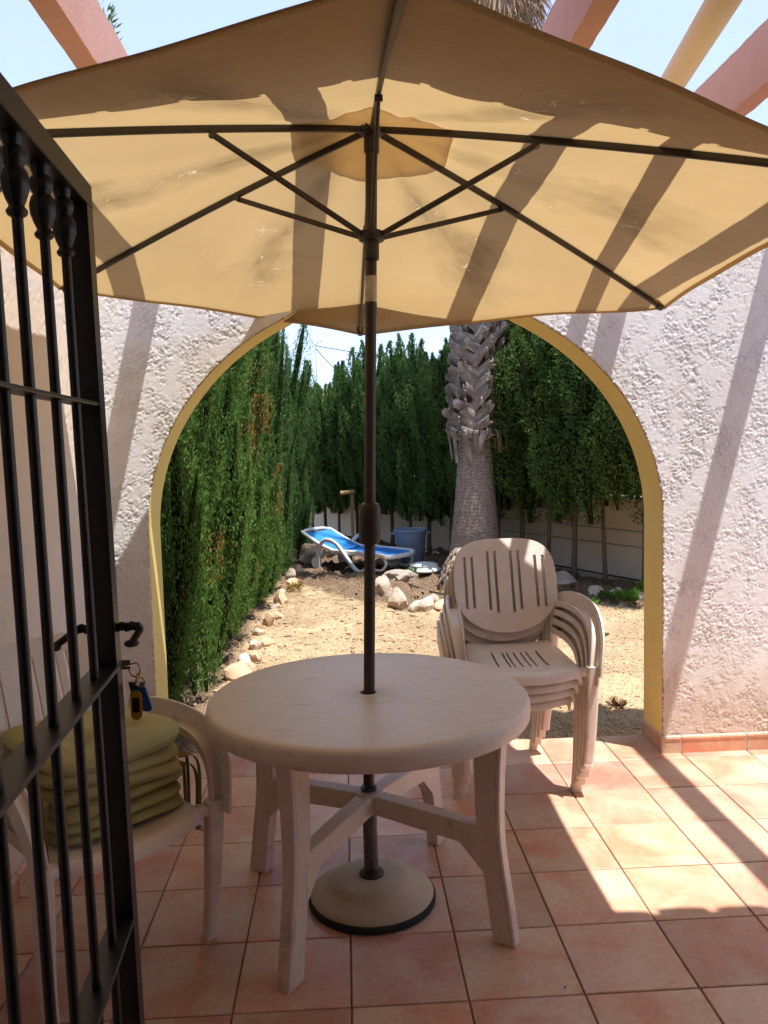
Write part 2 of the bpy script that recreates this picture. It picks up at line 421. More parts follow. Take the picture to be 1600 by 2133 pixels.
# ground: gravel with soil bed attribute
mt, nt, b = new_mat("garden_ground")
v = coords(nt, (1, 1, 1), False)
g1 = noise(nt, v, 60, 5, 0.75)
g2 = noise(nt, v, 1.6, 5, 0.65)
ra = ramp(nt, [(0.38, (0.26, 0.17, 0.095)), (0.5, (0.50, 0.355, 0.21)), (0.64, (0.60, 0.45, 0.28))])
nt.links.new(g1.outputs['Fac'], ra.inputs['Fac'])
rb2 = ramp(nt, [(0.38, (0.62, 0.60, 0.60)), (0.62, (1.0, 1.0, 1.0))]); nt.links.new(g2.outputs['Fac'], rb2.inputs['Fac'])
mg = nt.nodes.new('ShaderNodeMixRGB'); mg.blend_type = 'MULTIPLY'; mg.inputs['Fac'].default_value = 0.8
nt.links.new(ra.outputs['Color'], mg.inputs['Color1']); nt.links.new(rb2.outputs['Color'], mg.inputs['Color2'])
rs = ramp(nt, [(0.36, (0.07, 0.045, 0.028)), (0.5, (0.15, 0.10, 0.065)), (0.66, (0.27, 0.19, 0.12))])
nt.links.new(g1.outputs['Fac'], rs.inputs['Fac'])
at = nt.nodes.new('ShaderNodeAttribute'); at.attribute_name = 'soil'
mxg = nt.nodes.new('ShaderNodeMixRGB')
nt.links.new(at.outputs['Fac'], mxg.inputs['Fac'])
nt.links.new(mg.outputs['Color'], mxg.inputs['Color1']); nt.links.new(rs.outputs['Color'], mxg.inputs['Color2'])
nt.links.new(mxg.outputs['Color'], b.inputs['Base Color'])
b.inputs['Roughness'].default_value = 0.95; b.inputs['Specular IOR Level'].default_value = 0.1
bump(nt, b, g1.outputs['Fac'], 0.9, 0.012)
M['ground'] = mt


# ------------------------------------------------------------------ builders


def tag(o, label=None, cat=None, group=None, kind=None):
    if label: o['label'] = label
    if cat: o['category'] = cat
    if group: o['group'] = group
    if kind: o['kind'] = kind
    return o


def empty(name, loc, label, cat, group=None, rz=0.0):
    o = bpy.data.objects.new(name, None)
    o.empty_display_size = 0.1
    COL.objects.link(o)
    o.location = loc
    o.rotation_euler = (0, 0, rz)
    return tag(o, label, cat, group)


def root_of(o):
    while o.parent:
        o = o.parent
    return o


def mk(name, verts, faces, mt, parent=None, smooth=False, local=False, me_only=False, mats=None, fmat=None):
    """one mesh object; verts are world coordinates unless local"""
    verts = np.asarray(verts, dtype=np.float64).reshape(-1, 3)
    if parent is not None and not local:
        verts = verts - np.array(root_of(parent).location)
    me = bpy.data.meshes.new(name)
    if isinstance(faces, np.ndarray):
        k = faces.shape[1]
        me.vertices.add(len(verts)); me.vertices.foreach_set('co', verts.ravel())
        me.loops.add(faces.size); me.loops.foreach_set('vertex_index', faces.ravel().astype(np.int32))
        me.polygons.add(len(faces))
        me.polygons.foreach_set('loop_start', np.arange(0, faces.size, k, dtype=np.int32))
        me.update(calc_edges=True)
    else:
        me.from_pydata(verts.tolist(), [], faces)
        me.update()
    if mats:
        for q in mats: me.materials.append(q)
        if fmat is not None:
            me.polygons.foreach_set('material_index', np.asarray(fmat, dtype=np.int32))
    else:
        me.materials.append(mt)
    if smooth:
        me.polygons.foreach_set('use_smooth', np.ones(len(me.polygons), dtype=bool))
    me.update()
    if me_only:
        return me
    o = bpy.data.objects.new(name, me)
    COL.objects.link(o)
    if parent is not None:
        o.parent = parent
    return o


class MB:
    def __init__(s): s.v = []; s.f = []

    def add(s, v, f):
        n = len(s.v)
        s.v += [tuple(map(float, p)) for p in v]
        s.f += [tuple(i + n for i in q) for q in f]

    def box(s, lo, hi, bev=0.0):
        x0, y0, z0 = lo; x1, y1, z1 = hi
        if bev <= 0:
            s.add([(x0, y0, z0), (x1, y0, z0), (x1, y1, z0), (x0, y1, z0), (x0, y0, z1), (x1, y0, z1), (x1, y1, z1), (x0, y1, z1)],
                  [(0, 3, 2, 1), (4, 5, 6, 7), (0, 1, 5, 4), (1, 2, 6, 5), (2, 3, 7, 6), (3, 0, 4, 7)])
        else:
            b_ = bev
            ring = lambda d, z: [(x0 + d, y0 + d, z), (x1 - d, y0 + d, z), (x1 - d, y1 - d, z), (x0 + d, y1 - d, z)]
            v = ring(b_, z0) + ring(0, z0 + b_) + ring(0, z1 - b_) + ring(b_, z1)
            f = [(3, 2, 1, 0), (12, 13, 14, 15)]
            for k in range(3):
                for i in range(4):
                    j = (i + 1) % 4
                    f.append((k * 4 + i, k * 4 + j, k * 4 + 4 + j, k * 4 + 4 + i))
            s.add(v, f)

    def tube(s, pts, r, n=10, cap=True):
        """tube through points, r a number or a list"""
        P = [Vector(p) for p in pts]
        rs_ = r if isinstance(r, (list, tuple)) else [r] * len(P)
        v = []; f = []
        up = None
        for i, p in enumerate(P):
            t = (P[min(i + 1, len(P) - 1)] - P[max(i - 1, 0)]).normalized()
            if up is None:
                up = Vector((0, 0, 1)) if abs(t.z) < 0.9 else Vector((1, 0, 0))
            a = t.cross(up).normalized(); c = a.cross(t).normalized(); up = c
            for k in range(n):
                th = 2 * pi * k / n
                v.append(p + (a * math.cos(th) + c * math.sin(th)) * rs_[i])
        for i in range(len(P) - 1):
            for k in range(n):
                j = (k + 1) % n
                f.append((i * n + k, i * n + j, (i + 1) * n + j, (i + 1) * n + k))
        if cap:
            f.append(tuple(range(n - 1, -1, -1)))
            f.append(tuple((len(P) - 1) * n + k for k in range(n)))
        s.add(v, f)

    def sweep(s, pts, prof, side=None, cap=True):
        """profile (list of (a,b)) or function(i,t)->profile swept; a along side vector, b along normal"""
        P = [Vector(p) for p in pts]
        N = len(P); v = []; f = []
        k0 = None
        for i, p in enumerate(P):
            t = (P[min(i + 1, N - 1)] - P[max(i - 1, 0)]).normalized()
            sd = Vector(side(i / (N - 1)) if callable(side) else side)
            sd = (sd - t * sd.dot(t)).normalized()
            nn = sd.cross(t).normalized()
            pr = prof(i / (N - 1)) if callable(prof) else prof
            k0 = len(pr)
            for a, c in pr:
                v.append(p + sd * a + nn * c)
        for i in range(N - 1):
            for k in range(k0):
                j = (k + 1) % k0
                f.append((i * k0 + k, i * k0 + j, (i + 1) * k0 + j, (i + 1) * k0 + k))
        if cap:
            f.append(tuple(range(k0 - 1, -1, -1)))
            f.append(tuple((N - 1) * k0 + k for k in range(k0)))
        s.add(v, f)

    def lathe(s, prof, n=32, c=(0, 0, 0), cap=True):
        v = []; f = []
        for r, z in prof:
            for k in range(n):
                th = 2 * pi * k / n
                v.append((c[0] + r * math.cos(th), c[1] + r * math.sin(th), c[2] + z))
        for i in range(len(prof) - 1):
            for k in range(n):
                j = (k + 1) % n
                f.append((i * n + k, i * n + j, (i + 1) * n + j, (i + 1) * n + k))
        if cap:
            f.append(tuple(range(n - 1, -1, -1)))
            f.append(tuple((len(prof) - 1) * n + k for k in range(n)))
        s.add(v, f)

    def build(s, name, mt, parent=None, smooth=False, local=False):
        o = mk(name, s.v, s.f, mt, parent, False, local)
        if smooth:
            set_smooth(o)
        return o


def set_smooth(o, ang=40):
    me = o.data
    me.polygons.foreach_set('use_smooth', np.ones(len(me.polygons), dtype=bool))
    me.set_sharp_from_angle(angle=rad(ang))
    return o


def rrect(w, h, r, n=3):
    """rounded rectangle profile, centred"""
    out = []
    for cx, cy, a0 in ((w / 2 - r, h / 2 - r, 0), (-w / 2 + r, h / 2 - r, 90), (-w / 2 + r, -h / 2 + r, 180), (w / 2 - r, -h / 2 + r, 270)):
        for k in range(n + 1):
            a = rad(a0 + 90 * k / n)
            out.append((cx + r * math.cos(a), cy + r * math.sin(a)))
    return out


def cr(pts, n=8):
    """Catmull-Rom through points"""
    P = [Vector(p) for p in pts]
    P = [P[0] * 2 - P[1]] + P + [P[-1] * 2 - P[-2]]
    out = []
    for i in range(1, len(P) - 2):
        for k in range(n):
            t = k / n
            out.append(0.5 * ((2 * P[i]) + (-P[i - 1] + P[i + 1]) * t + (2 * P[i - 1] - 5 * P[i] + 4 * P[i + 1] - P[i + 2]) * t * t
                              + (-P[i - 1] + 3 * P[i] - 3 * P[i + 1] + P[i + 2]) * t ** 3))
    out.append(P[-2])
    return out


def copy_tree(o, parent=None):
    c = o.copy()
    COL.objects.link(c)
    c.parent = parent
    for ch in list(o.children):
        copy_tree(ch, c)
    return c


def fft_noise(nu, nv, cell, lo, hi, seed, stretch=(1.0, 1.0), rot=0.0):
    """band-limited gaussian noise, lo..hi wavelengths in metres, unit variance"""
    g = np.random.default_rng(seed).standard_normal((nu, nv))
    fu = np.fft.fftfreq(nu, cell)[:, None]; fv = np.fft.rfftfreq(nv, cell)[None, :]
    a = fu * math.cos(rot) + fv * math.sin(rot); c = -fu * math.sin(rot) + fv * math.cos(rot)
    f = np.sqrt((a * stretch[0]) ** 2 + (c * stretch[1]) ** 2) + 1e-9
    band = np.exp(-(f * lo) ** 2) * (1 - np.exp(-(f * hi) ** 2))
    h = np.fft.irfft2(np.fft.rfft2(g) * band, s=(nu, nv))
    return h / h.std()


def stucco_height(nu, nv, cell, seed, amp=1.0):
    """trowelled splatter plaster: rough lumps between patches pressed flat"""
    a = fft_noise(nu, nv, cell, 0.0075, 0.018, seed, (1.0, 0.62), 0.7)
    c = fft_noise(nu, nv, cell, 0.011, 0.036, seed + 1, (1.0, 0.6), 0.6)
    e = fft_noise(nu, nv, cell, 0.03, 0.09, seed + 3)
    d = fft_noise(nu, nv, cell, 0.09, 0.6, seed + 2)
    h = 0.75 * a + 0.7 * c + 0.45 * e
    h = np.where(h > 0.55, 0.55 + (h - 0.55) * 0.12, h)
    h = np.where(h < -1.2, -1.2 + (h + 1.2) * 0.3, h)
    w = 1 / (1 + np.exp(-(d + 0.45) * 4))         # where it is rough
    h = h * (0.22 + 0.78 * w) * (1 + 0.3 * np.tanh(fft_noise(nu, nv, cell, 0.2, 1.2, seed + 5)))
    return (h - h.min()) / 2.2 * 0.0043 * amp


# ------------------------------------------------------------------ ground
WF, WB = 1.727, 1.975       # arch wall front and back
LW = -0.85                  # face of the left wall
ACX, ARX, ASP, ARZ = 0.655, 1.2375, 1.15, 1.13


def arch_z(x):
    d = (x - ACX) / ARX
    if abs(d) >= 1: return ASP
    return ASP + ARZ * math.sqrt(1 - d * d) + 0.05 * max(0.0, 1 - ((x - ACX) / 0.55) ** 2)


WX, WY = 13.25 - 9.9, 0.0


def smooth01(x): x = np.clip(x, 0, 1); return x * x * (3 - 2 * x)


def soil_mask(x, y):
    # front edge of the bed under the back hedge
    ex = np.array([-3.0, -0.5, 0.15, 0.6, 1.1, 1.8, 2.6, 3.0, 4.2, 7.0])
    ey = np.array([7.6, 7.3, 6.6, 5.75, 5.5, 5.75, 5.62, 5.25, 3.9, 1.5])
    e = np.interp(x, ex, ey)
    mk_ = smooth01((y - e + 0.12) / 0.3)
    left = smooth01((-0.43 - x) / 0.12)
    return np.maximum(mk_, left)


gs = MB(); gs.box((-150, -100, -0.35), (150, 220, -0.06))
ground_far = gs.build('ground', mat("far_earth", (0.42, 0.31, 0.2), (0.3, 0.24, 0.14), 0.3, 0.95), None)
tag(ground_far, kind='structure')
cell = 0.05
xs = np.arange(-2.0, 6.0, cell); ys = np.arange(1.99, 15.0, cell)
X, Y = np.meshgrid(xs, ys, indexing='ij')
H = 0.008 * fft_noise(len(xs), len(ys), cell, 0.1, 0.5, 3) + 0.012 * fft_noise(len(xs), len(ys), cell, 0.5, 3, 4)
so = soil_mask(X, Y)
pat = smooth01((fft_noise(len(xs), len(ys), cell, 0.12, 0.7, 8) - 0.6) / 1.2) * 0.5 * smooth01((Y - 3.6) / 2.5)
pat2 = 0.55 * smooth01((Y - 5.0) / 1.5) * smooth01((1.2 - X) / 0.8) * smooth01(0.5 + 0.6 * fft_noise(len(xs), len(ys), cell, 0.2, 1.0, 18))
soil_v = np.clip(np.maximum(np.maximum(so, pat), pat2) + 0.12 * fft_noise(len(xs), len(ys), cell, 0.1, 0.4, 5) * (so > 0.02), 0, 1)
near = smooth01((Y - 1.99) / 0.3)
Z = -0.022 + H * near + 0.025 * so * fft_noise(len(xs), len(ys), cell, 0.1, 0.6, 6).clip(-1, 2)
nx, ny = len(xs), len(ys)
idx = np.arange(nx * ny).reshape(nx, ny)
F = np.stack([idx[:-1, :-1], idx[1:, :-1], idx[1:, 1:], idx[:-1, 1:]], -1).reshape(-1, 4)
garden = mk('gravel_ground', np.stack([X, Y, Z], -1), F, M['ground'], smooth=True)
at_ = garden.data.attributes.new('soil', 'FLOAT', 'POINT')
at_.data.foreach_set('value', soil_v.ravel().astype(np.float32))
tag(garden, kind='structure')


def ground_z(x, y):
    i = int(np.clip((x + 2.0) / cell, 0, nx - 1)); j = int(np.clip((y - 1.99) / cell, 0, ny - 1))
    return float(Z[i, j])


# loose gravel: many small stones joined in one mesh
def scatter_lumps(name, xy, r0, r1, mt, flat=0.6, kind='stuff'):
    n = len(xy)
    octv = np.array([[1, 0, 0], [-1, 0, 0], [0, 1, 0], [0, -1, 0], [0, 0, 1], [0, 0, -1]], float)
    octf = np.array([[0, 2, 4], [2, 1, 4], [1, 3, 4], [3, 0, 4], [2, 0, 5], [1, 2, 5], [3, 1, 5], [0, 3, 5]])
    sc = rng.uniform(r0, r1, (n, 1, 1)) * rng.uniform(0.6, 1.25, (n, 1, 3))
    sc[:, :, 2] *= flat
    v = octv[None] * sc
    v = v + rng.normal(0, 0.12, v.shape) * sc
    th = rng.uniform(0, 2 * pi, n)
    c_, s_ = np.cos(th)[:, None], np.sin(th)[:, None]
    x = v[:, :, 0] * c_ - v[:, :, 1] * s_; y = v[:, :, 0] * s_ + v[:, :, 1] * c_
    i = np.clip(((xy[:, 0] + 2.0) / cell).astype(int), 0, nx - 1); j = np.clip(((xy[:, 1] - 1.99) / cell).astype(int), 0, ny - 1)
    gz = Z[i, j]
    P = np.stack([x + xy[:, :1], y + xy[:, 1:2], v[:, :, 2] + gz[:, None] + 0.2 * sc[:, :, 2]], -1)
    Fc = (octf[None] + (np.arange(n) * 6)[:, None, None]).reshape(-1, 3)
    o = mk(name, P.reshape(-1, 3), Fc, mt)
    tag(o, kind=kind)
    return o


n = 26000
yy_ = 2.0 + 5.2 * rng.uniform(0, 1, n) ** 1.7
xx_ = rng.uniform(-0.6, 4.2, n)
keep = soil_mask(xx_, yy_) < rng.uniform(0.1, 0.9, n)
o = scatter_lumps('gravel', np.stack([xx_, yy_], 1)[keep], 0.0045, 0.0115, M['pebble'])
tag(o, 'loose tan gravel covering the garden beyond the arch', 'gravel')
n = 5000
yy_ = rng.uniform(2.2, 11, n); xx_ = rng.uniform(-0.8, 4.0, n)
keep = soil_mask(xx_, yy_) > rng.uniform(0.0, 1.0, n)
xx2 = rng.uniform(-0.5, 1.6, 900); yy2 = rng.uniform(3.4, 7.5, 900)
o = scatter_lumps('leaf_litter', np.concatenate([np.stack([xx_, yy_], 1)[keep], np.stack([xx2, yy2], 1)]), 0.008, 0.028, M['soil_bit'], 0.3)
tag(o, 'dry brown leaf litter on the soil under the hedges', 'leaf litter')

# ------------------------------------------------------------------ terrace floor
T = 0.33
fl = MB(); fl.box((LW - 0.02, -4.6, -0.12), (4.62, 1.976, -0.0055))
floor = tag(fl.build('terrace_floor', M['grout'], None), kind='structure')


def tile_mesh(w, d, name='tile', h=0.02, bev=0.0022):
    q = MB(); q.box((0, 0, -h), (w, d, 0), bev)
    return mk(name, q.v, q.f, M['tile'], me_only=True)


full = tile_mesh(T - 0.0055, T - 0.0055)
half = tile_mesh(T * 3 - LW * 0 - 3 * T + (3 * -T - LW) * -1 - 0.0055 if False else (-2 * T) - LW - 0.0055, T - 0.0055)
for i in range(-3, 14):
    for j in range(-6, 6):
        x0 = i * T + 0.00275; me = full
        if i == -3:
            x0 = LW + 0.003; me = half
        t_ = bpy.data.objects.new('tile', me)
        COL.objects.link(t_)
        t_.parent = floor
        t_.location = (x0 + random.uniform(-.0006, .0006), j * T + 0.00275 + random.uniform(-.0006, .0006), random.uniform(-0.0008, 0.0008))
        t_.rotation_euler = (random.uniform(-.0012, .0012), random.uniform(-.0012, .0012), random.uniform(-.0015, .0015))
# a few specks of dirt on the tiles
sp_ = MB()
for (sx, sy, r) in ((0.94, 0.03, 0.004), (0.2, 0.0, 0.002), (1.15, 0.93, 0.002), (0.62, -0.1, 0.0022), (1.33, 0.55, 0.002), (0.86, 1.0, 0.002)):
    sp_.add([(sx + r * math.cos(a) * random.uniform(.7, 1.2), sy + r * math.sin(a) * random.uniform(.7, 1.2), 0.0035) for a in np.linspace(0, 2 * pi, 7)[:6]] + [(sx, sy, 0.0055)],
            [(k, (k + 1) % 6, 6) for k in range(6)])
o = sp_.build('dirt_specks', M['hose'], None)
tag(o, 'tiny dark specks of dirt lying on the floor tiles', 'dirt', kind='stuff')

# ------------------------------------------------------------------ arch wall
aw = empty('arch_wall', (0.655, 1.85, 0), 'white rough plastered wall pierced by a wide arch with yellow reveal', 'wall')
WT = 2.72
XL, XR = LW - 0.25, 4.6
xl, xr = ACX - ARX, ACX + ARX
F0 = WF + 0.012
q = MB()
q.box((XL, F0, -0.1), (xl, WB, ASP)); q.box((xr, F0, -0.1), (XR, WB, ASP))
q.box((XL, F0, ASP), (xl, WB, WT)); q.box((xr, F0, ASP), (XR, WB, WT))
NA = 72
pa = [(ACX - ARX * math.cos(pi * k / NA)) for k in range(NA + 1)]
za = [arch_z(x) for x in pa]
v = []; f = []
for x, z in zip(pa, za):
    v += [(x, F0, z), (x, F0, WT), (x, WB, z), (x, WB, WT)]
for k in range(NA):
    a, c = 4 * k, 4 * k + 4
    f += [(a, c, c + 1, a + 1), (a + 3, c + 3, c + 2, a + 2), (a + 1, c + 1, c + 3, a + 3)]
q.add(v, f)
wall_body = q.build('wall_body', M['house_white'], aw)
# yellow reveal lining: a shell 3 mm proud of the masonry
q = MB()
lin = [(xl, 0.0)] + [(xl, z) for z in np.linspace(0.2, ASP, 5)] + [(x, z) for x, z in zip(pa[1:-1], za[1:-1])] + [(xr, z) for z in np.linspace(ASP, 0.2, 5)] + [(xr, 0.0)]
v = []; f = []
for k, (x, z) in enumerate(lin):
    a = np.array(lin[max(k - 1, 0)]); c = np.array(lin[min(k + 1, len(lin) - 1)])
    t = (c - a) / np.linalg.norm(c - a)
    nrm = np.array([t[1], -t[0]])      # inward
    xi, zi = x + nrm[0] * 0.003, z + nrm[1] * 0.003
    v += [(xi, WF + 0.004, zi), (xi, WB + 0.003, zi), (x, WF + 0.004, z), (x, WB + 0.003, z)]
for k in range(len(lin) - 1):
    a, c = 4 * k, 4 * k + 4
    f += [(a, a + 1, c + 1, c), (a + 2, a, c, c + 2), (a + 1, a + 3, c + 3, c + 1)]
q.add(v, f)
o = q.build('arch_reveal', M['yellow'], aw); set_smooth(o, 30)


def relief(name, x0, x1, z0, z1, cell, seed, mt, parent, amp=1.0, arch=False, axis='y', pos=WF, sign=-1):
    us = np.arange(x0, x1 + cell * .5, cell); vs_ = np.arange(z0, z1 + cell * .5, cell)
    U, V_ = np.meshgrid(us, vs_, indexing='ij')
    h = stucco_height(len(us), len(vs_), cell, seed, amp)
    nu, nv = len(us), len(vs_)
    keepv = np.ones(U.shape, bool)
    if arch:
        dx = (U - ACX)
        azx = np.vectorize(arch_z)(U)
        inside = (np.abs(dx) < ARX) & (V_ < azx)
        # snap the last vertices inside to the arch curve
        ex, ez = (U - ACX) / ARX, (V_ - ASP) / ARZ
        rr_ = np.sqrt(ex ** 2 + ez ** 2)
        low = V_ <= ASP
        dist = np.where(low, np.abs(dx) - ARX, (rr_ - 1) * ARX)
        dist = np.where(~low & (np.abs(dx) < 0.55), V_ - azx, dist)
        snap = (dist < cell * 0.75) & (dist > -cell * 0.75)
        sx = np.where(low, ACX + np.sign(dx) * ARX, ACX + (U - ACX) / np.maximum(rr_, .01))
        sz = np.where(low, V_, ASP + (V_ - ASP) / np.maximum(rr_, .01))
        mid = ~low & (np.abs(dx) < 0.55)
        sx = np.where(mid, U, sx); sz = np.where(mid, azx, sz)
        jit = fft_noise(nu, nv, cell, 0.012, 0.05, seed + 9) * 0.0022
        U = np.where(snap, sx + jit * np.sign(dx) * (~mid), U); V_ = np.where(snap, sz + np.abs(jit), V_)
        keepv = (dist > -cell * 0.75)
    if axis == 'y':
        P = np.stack([U, pos + sign * h, V_], -1)
    else:
        P = np.stack([pos + sign * h, U, V_], -1)
    ii = np.arange(nu * nv).reshape(nu, nv)
    ok = keepv[:-1, :-1] & keepv[1:, :-1] & keepv[1:, 1:] & keepv[:-1, 1:]
    if axis == 'y':
        Fq = np.stack([ii[:-1, :-1], ii[1:, :-1], ii[1:, 1:], ii[:-1, 1:]], -1)[ok]
    else:
        Fq = np.stack([ii[:-1, :-1], ii[1:, :-1], ii[1:, 1:], ii[:-1, 1:]], -1)[ok]
    # return edge round the arch
    extra_v = []; extra_f = []
    if arch:
        ed = {}
        for q4 in Fq[(np.abs(P.reshape(-1, 3)[Fq[:, 0], 0] - ACX) < ARX + 0.03) & (P.reshape(-1, 3)[Fq[:, 0], 2] < 2.4)]:
            for a_, b_ in ((q4[0], q4[1]), (q4[1], q4[2]), (q4[2], q4[3]), (q4[3], q4[0])):
                key = (min(a_, b_), max(a_, b_)); ed.setdefault(key, []).append((a_, b_))
        PP = P.reshape(-1, 3)
        base = nu * nv; mp_ = {}
        dd = dist.ravel()
        for key, l in ed.items():
            if len(l) == 1 and dd[key[0]] < cell * .8 and dd[key[1]] < cell * .8:
                a_, b_ = l[0]
                for w_ in (a_, b_):
                    if w_ not in mp_:
                        mp_[w_] = base + len(extra_v); pp = PP[w_].copy(); pp[1] = WF + 0.014; extra_v.append(pp)
                extra_f.append((b_, a_, mp_[a_], mp_[b_]))
    used = np.zeros(nu * nv + len(extra_v), bool); used[Fq.ravel()] = True
    allv = np.concatenate([P.reshape(-1, 3), np.array(extra_v).reshape(-1, 3)]) if extra_v else P.reshape(-1, 3)
    if extra_f:
        Fq = np.concatenate([Fq, np.array(extra_f)]); used[np.array(extra_f).ravel()] = True
    remap = np.cumsum(used) - 1
    o_ = mk(name, allv[used], remap[Fq].astype(np.int32), mt, parent, smooth=True)
    return o_


relief('stucco_face', LW, 3.1, 0.0, 2.70, 0.0055, 11, M['stucco'], aw, 1.0, arch=True)
q = MB(); q.box((3.104, WF - 0.002, 0), (XR, WF + 0.0115, 2.70)); q.build('plain_face', M['stucco'], aw)

# skirting tiles: right pier front, its reveal, left pier
SKH = 0.088


def skirting(parent, p0, p1, nrm, name='skirting_tile'):
    """one skirting tile from p0 to p1 along the wall foot, 11 mm thick, with a rounded nosing"""
    p0, p1, nn = Vector(p0), Vector(p1), Vector(nrm)
    prof = [(0, 0), (0.011, 0), (0.011, SKH * .72), (0.014, SKH * .76), (0.015, SKH * .86), (0.011, SKH * .95), (0.004, SKH), (0, SKH)]
    q_ = MB(); v_ = []
    for p in (p0, p1):
        for a_, z_ in prof: v_.append((p.x + nn.x * a_, p.y + nn.y * a_, z_))
    k_ = len(prof)
    f_q = [(a_, (a_ + 1) % k_, k_ + (a_ + 1) % k_, k_ + a_) for a_ in range(k_)] + [tuple(range(k_ - 1, -1, -1)), tuple(range(k_, 2 * k_))]
    q_.add(v_, f_q)
    return q_.build(name, M['tile'], parent)


yk = WF - 0.008
gq = MB(); gq.box((xr + 0.003, yk - 0.009, 0.0), (XR, yk + 0.012, SKH - 0.006)); gq.box((LW, yk - 0.009, 0.0), (xl - 0.003, yk + 0.012, SKH - 0.006))
gq.build('skirting_grout', M['grout_light'], aw)
xj = [xr - 0.012] + [k * T for k in range(6, 14)] + [XR]
for a, c in zip(xj[:-1], xj[1:]):
    skirting(aw, (a + 0.004 if a > xr else a, yk, 0), (c - 0.004, yk, 0), (0, -1, 0))
skirting(aw, (xr + 0.001, yk - 0.002, 0), (xr + 0.001, WB + 0.004, 0), (-1, 0, 0))
xj = [LW + 0.012, -2 * T, xl + 0.012]
for a, c in zip(xj[:-1], xj[1:]):
    skirting(aw, (a + 0.003, yk, 0), (c - 0.003, yk, 0), (0, -1, 0))
skirting(aw, (xl - 0.001, yk - 0.002, 0), (xl - 0.001, WB + 0.004, 0), (1, 0, 0))

# ------------------------------------------------------------------ left wall
lw = empty('side_wall', (LW - 0.1, 0, 0), 'shade-tinted plastered side wall behind the black gate, left of the arch', 'wall')
q = MB(); q.box((LW - 0.25, -1.6, -0.1), (LW - 0.012, F0 - 0.002, 2.66)); q.build('wall_body', M['house_white'], lw)
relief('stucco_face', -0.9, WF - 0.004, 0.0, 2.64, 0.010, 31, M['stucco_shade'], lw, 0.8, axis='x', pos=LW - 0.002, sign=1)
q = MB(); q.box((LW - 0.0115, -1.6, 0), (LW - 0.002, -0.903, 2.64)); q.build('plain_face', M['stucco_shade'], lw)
jj = [k * T for k in range(-4, 6)] + [WF - 0.024]
for a, c in zip(jj[:-1], jj[1:]):
    skirting(lw, (LW + 0.006, a + 0.003, 0), (LW + 0.006, c - 0.003, 0), (1, 0, 0))
q = MB(); q.box((LW - 0.01, -1.3, 0), (LW + 0.014, WF - 0.024, SKH - 0.006)); q.build('skirting_grout', M['grout_light'], lw)

rw = MB(); rw.box((4.62, -1.6, -0.1), (4.87, WB, 1.1))  # unseen wall, added to enclose the terrace and bounce light back
tag(rw.build('added_bounce_wall', M['house_white'], None), 'unseen low white wall added on the right to enclose the terrace and bounce light', 'wall')

# ------------------------------------------------------------------ house behind the camera
hs_ = empty('house', (1.0, -3.0, 0), 'white house with tiled eave behind the terrace', 'house')
q = MB()
q.box((LW - 0.25, -1.85, -0.1), (-0.14, -1.6, 2.95)); q.box((1.15, -1.85, -0.1), (4.87, -1.6, 2.95)); q.box((-0.14, -1.85, 2.3), (1.15, -1.6, 2.95))
q.box((-2.5, -4.9, -0.1), (4.87, -4.65, 2.95)); q.box((-2.7, -4.9, -0.1), (-2.5, -1.85, 2.95)); q.box((4.62, -4.65, -0.1), (4.87, -1.85, 2.95))
q.box((-2.7, -1.85, -0.1), (LW - 0.25, -1.6, 2.95))
q.build('wall', M['house_white'], hs_)
q = MB()
ye, ze = -0.17, 2.93
v = [(-2.8, ye, ze), (5.0, ye, ze), (5.0, -5.0, ze), (-2.8, -5.0, ze), (-2.8, ye, ze + 0.05), (5.0, ye, ze + 0.05), (5.0, -5.0, ze + 1.5), (-2.8, -5.0, ze + 1.5)]
q.add(v, [(0, 3, 2, 1), (4, 5, 6, 7), (0, 1, 5, 4), (1, 2, 6, 5), (2, 3, 7, 6), (3, 0, 4, 7)])
q.build('roof', M['ceiling'], hs_)
q = MB()
sl = math.atan2(1.45, 4.8)
NP = 9
vv = []; ff = []
for a_ in range(NP + 1):
    th = pi * a_ / NP
    vv.append((0.085 * math.cos(th), 0, 0.075 * math.sin(th))); vv.append((0.072 * math.cos(th), -4.6, 1.39 + 0.07 * math.sin(th)))
for a_ in range(NP):
    ff.append((2 * a_, 2 * a_ + 1, 2 * a_ + 3, 2 * a_ + 2))
rme = mk('roof_tile', vv, ff, M['roof_tile'], me_only=True)
for k in range(40):
    t_ = bpy.data.objects.new('roof_tile', rme); COL.objects.link(t_); t_.parent = hs_
    t_.location = (-2.7 + k * 0.195 - 1.0, ye + 0.018 + random.uniform(-.008, .008) + 3.0, ze + 0.045)

